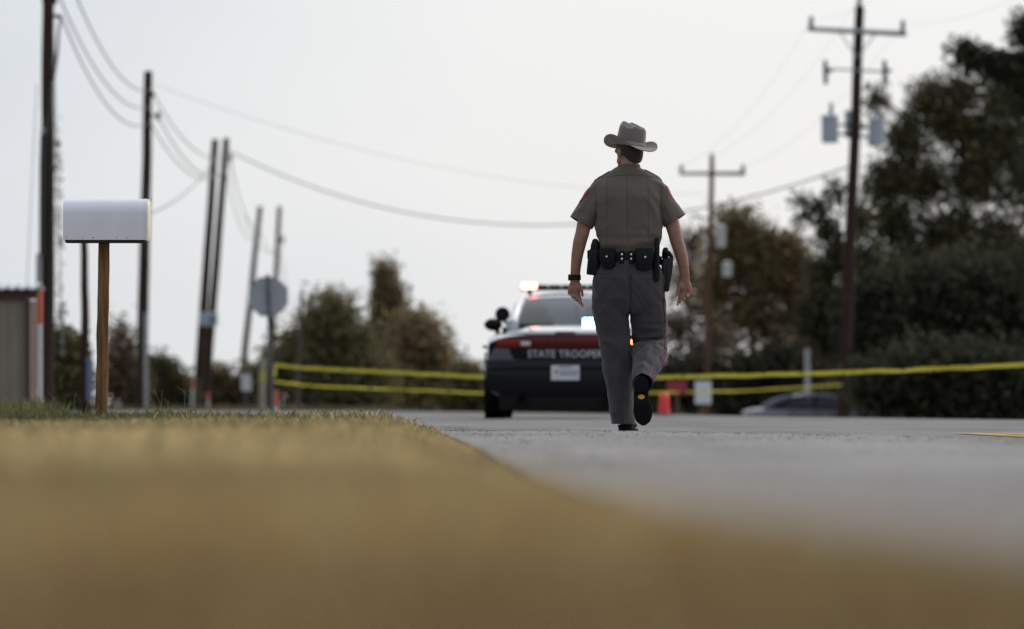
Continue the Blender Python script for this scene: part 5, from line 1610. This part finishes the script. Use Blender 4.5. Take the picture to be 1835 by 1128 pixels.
for px, w, t_, b_ in ((1091.5, .049, 446, 483), (1151.5, .054, 446, 486)):
    x = (px - 1125) / K
    zc = BZ
    top, bot = (773 - t_) / K - zc, (773 - b_) / K - zc
    po = piece('cuff_pouch', u_shape(w, top - .004, bot), x, zc, .003, .036, m_leather, belt, .006)
    piece('pouch_flap', u_shape(w + .003, top, bot + .032), x, zc, .030, .043, m_leather, belt, .004)
    snap(x + (0 if px < 1100 else .0015), 461.5 if px < 1100 else 462.5, .043, belt, .0078)
for px in (1113.6, 1130.4):
    x = (px - 1125) / K
    piece('belt_keeper', [(-.014, -.042), (.014, -.042), (.014, .042), (-.014, .042)], x, BZ, -.002, .011, m_leather, belt, .003)
    snap(x, 457.6, .0105, belt, .0088); snap(x, 465.6, .0105, belt, .0088)
# radio / light holder at the left hip
x = (1066 - 1125) / K
mb = MB(); c = L(1064.5, 470, -.055)
mb.tube([c + Vector((-.006, 0, -.085)), c + Vector((-.004, 0, -.07)), c + Vector((.0, 0, 0)), c + Vector((.003, 0, .07)), c + Vector((.004, 0, .078))], [(.042, .036), (.045, .040), (.042, .040), (.036, .036), (.030, .030)], 24, p=3.2)
hol = mb.build('light_holder', m_leather, belt, True)
mb = MB(); mb.tube([L(1066, 448, -.055), L(1066.5, 440, -.055), L(1066.5, 434.5, -.055)], [.029, .0285, .022], 18, round_ends=True); mb.build('torch_head', m_poly, hol, True)
mb = MB(); mb.box(L(1055, 457, -.05), (.02, .05, .055)); mb.build('holder_strap', m_leather, hol, bevel=.005)
# baton
mb = MB(); mb.tube([L(1176, 503, -.125), L(1176.3, 500, -.125), L(1176.5, 470, -.125), L(1176.8, 430, -.125), L(1176.8, 427.5, -.125)], [.0150, .0165, .0165, .0155, .0135], 18); bat = mb.build('baton', m_poly, belt, True)
mb = MB(); mb.tube([L(1174.5, 505, -.115), L(1174.5, 456, -.115)], [(.021, .022), (.022, .023)], 14); mb.build('baton_sleeve', m_leather, bat, True)
# holstered pistol at the right hip
m_hol = mat('holster_shell', (.005, .005, .006), .35, spec=.35)
mb = MB()
out = [(1185, 470), (1189, 462), (1200, 462), (1206, 466), (1205.5, 478), (1203, 495), (1200, 512), (1199, 522), (1195, 524), (1187.5, 521), (1187, 500), (1185.5, 485)]
mb.prism([L(px, py, -.045) for px, py in out], (0, 1, 0), .062)
ho = mb.build('holster', m_hol, belt, True, bevel=.010, seg=3)
mb = MB(); mb.prism([L(px, py, -.052) for px, py in ((1194, 478), (1198, 478), (1196.5, 512), (1192.5, 513))], (0, 1, 0), .02); mb.build('holster_rib', m_hol, ho, True, bevel=.004)
mb = MB(); mb.tube([L(1192, 466, -.01), L(1191.5, 456, -.035), L(1192, 450.5, -.075)], [(.021, .026), (.021, .025), (.019, .023)], 14, round_ends=True, p=2.6); mb.build('pistol_grip', m_poly, ho, True)
mb = MB(); mb.prism([L(px, py, -.015) for px, py in ((1196, 449), (1201, 451), (1206, 459), (1207, 468), (1203, 472), (1200, 462), (1195, 456))], (0, 1, 0), .03); mb.build('pistol_slide', m_poly, ho, True, bevel=.004)
mb = MB(); mb.prism([L(px, py, .0) for px, py in ((1180, 458), (1190, 462), (1190, 478), (1180, 474))], (0, 1, 0), .02); mb.build('belt_loop', m_leather, ho, bevel=.003)
for px, py in ((1185.8, 464.5), (1184, 481.5)):
    mb = MB(); mb.ellipsoid(L(px, py, -.052), (.005, .004, .008)); mb.build('stud', m_snap, ho, True)

# --- boots: built along +y (toe), sole down, then posed
def boot(M, twist):
    bt = bpy.data.objects.new('boot', None); COL.objects.link(bt); bt.parent = person; bt.empty_display_size = .05
    T = lambda x, y, z: M @ Vector((x, y, z))
    SOL = [(0, -.014), (.005, -.026), (.014, -.037), (.03, -.045), (.07, -.045), (.115, -.039), (.15, -.044), (.19, -.053), (.225, -.056), (.26, -.050), (.285, -.038), (.302, -.018), (.306, 0)]
    def outline(g=0.0):
        a = [(w - (g if w < 0 else 0), y + (g if y > .15 else -g) * .8) for y, w in SOL]
        b = [(-w, y) for w, y in reversed(a[:-1])]
        return a + b
    lean = lambda y: .010 * twist * sstep(.1, .28, y)
    mb = MB(); rings = []
    def hgt(y): return interp(y, [(-.02, .08), (0, .085), (.03, .105), (.09, .115), (.13, .098), (.18, .074), (.23, .060), (.28, .046), (.31, .026)])
    for y in (-.004, .004, .02, .05, .09, .13, .17, .21, .245, .275, .295, .306):
        w = interp(max(0, y), [(q[0], -q[1]) for q in SOL]) if y < .306 else .006
        w = max(.012, w * 1.0) if y > 0 else .032
        h = hgt(y); ring = []
        for i in range(20):
            a = 2 * PI * i / 20
            c, s = math.cos(a), math.sin(a)
            ring.append(T(lean(y) + w * math.copysign(abs(c) ** .8, c) * (1 - .28 * max(0, s)), y, .038 - .026 * sstep(.095, .175, y) + h / 2 - .002 + h / 2 * math.copysign(abs(s) ** .75, s)))
        rings.append(ring)
    mb.loft(rings)
    mb.tube([T(0, .045, .09), T(0, .045, .15), T(0, .045, .20)], [.046, .044, .047], 16)
    up_ = mb.build('upper', m_boot, bt, True)
    remesh(up_, .004, 5, .5)
    wS = lambda y: interp(y, [(q[0], -q[1]) for q in SOL])
    drop = lambda y: -.026 * sstep(.095, .175, y)
    mb = MB(); rings = []
    for y in (-.003, .001, .006, .014, .025, .04, .06, .08, .10, .125, .15, .175, .2, .225, .25, .27, .285, .297, .304, .3085):
        w = wS(max(0, min(.303, y))) + .003; d_ = drop(y)
        if y > .305: w = .010
        rings.append([T(lean(y) + x, y, z + d_) for x, z in ((-w, .026), (w, .026), (w + .001, .033), (w, .039), (-w, .039), (-w - .001, .033))])
    mb.loft(rings); so = mb.build('sole', m_sole, bt, True)
    mb = MB(); rings = []
    for y in (-.002, .003, .010, .02, .035, .055, .075, .092, .096):
        w = wS(max(0, y)) + .002
        k_ = .93
        rings.append([T(lean(y) + x, y * 1.0 + dy, z) for x, z, dy in ((-w * k_, 0, .003 if y < .05 else -.003), (w * k_, 0, .003 if y < .05 else -.003), (w, .0262, 0), (-w, .0262, 0))])
    mb.loft(rings); mb.build('heel', m_sole, bt, True)
    return bt, T, so
ML = Matrix.Translation(L(1120, 773, -.062)) @ Matrix.Rotation(R(-5), 4, 'Z') @ Matrix.Translation((0, 0, .002))
boot(ML, 1)
# raised foot: toe straight down, sole turned to the viewer
toe = Vector((.020, .16, -.985)).normalized()
upf = Vector((-.06, .985, .16)); upf = (upf - upf.dot(toe) * toe).normalized()
sd_ = toe.cross(upf)
MR = Matrix((( sd_.x, toe.x, upf.x, 0), (sd_.y, toe.y, upf.y, 0), (sd_.z, toe.z, upf.z, 0), (0, 0, 0, 1)))
MR = Matrix.Translation(L(1146, 676.5, -.455)) @ MR
bt, T, so = boot(MR, 1)
m_ylogo = mat('yellow_sole_badge', (.62, .30, .02), .5)
mb = MB(); ringA = [T(.021 * math.cos(2 * PI * i / 24), .128 + .0135 * math.sin(2 * PI * i / 24), .0265 - .026 * sstep(.095, .175, .128 + .0135 * math.sin(2 * PI * i / 24)) + .001) for i in range(24)]
mb.prism(ringA, MR.to_3x3() @ Vector((0, 0, -1)), .005); mb.build('sole_badge', m_ylogo, bt, bevel=.0008)
mb = MB(); rs3 = random.Random(9)
for i in range(7):
    for j in range(3):
        y = .175 + i * .017; x = -.03 + j * .03
        mb.box(T(x, y, -.001), (.018, .006, .006), MR.to_3x3())
mb.build('tread', m_sole, so)

# --- watch and ring
mb = MB(); wc = L(1030.5, 497.5, .024)
mb.tube([wc + Vector((0, 0, -.017)), wc + Vector((0, 0, -.015)), wc + Vector((0, 0, .015)), wc + Vector((.0, 0, .017))], [(.034, .028), (.0375, .031), (.0375, .031), (.034, .028)], 24, p=2.4)
wat = mb.build('wrist_watch', m_poly, person, True)
mb = MB(); mb.box(wc + Vector((-.036, .004, .0)), (.016, .036, .040)); mb.build('watch_case', m_poly, wat, bevel=.006)
pts, r = FING['l', 2]
p0 = pts[0].lerp(pts[1], .62); dr = (pts[1] - pts[0]).normalized()
mb = MB(); mb.tube([p0 - dr * .0035, p0 + dr * .0035], r * 1.28, 16, ref=(0, 1, 0)); mb.build('finger_ring', mat('silver_ring', (.8, .8, .8), .2, metal=1), person, True)
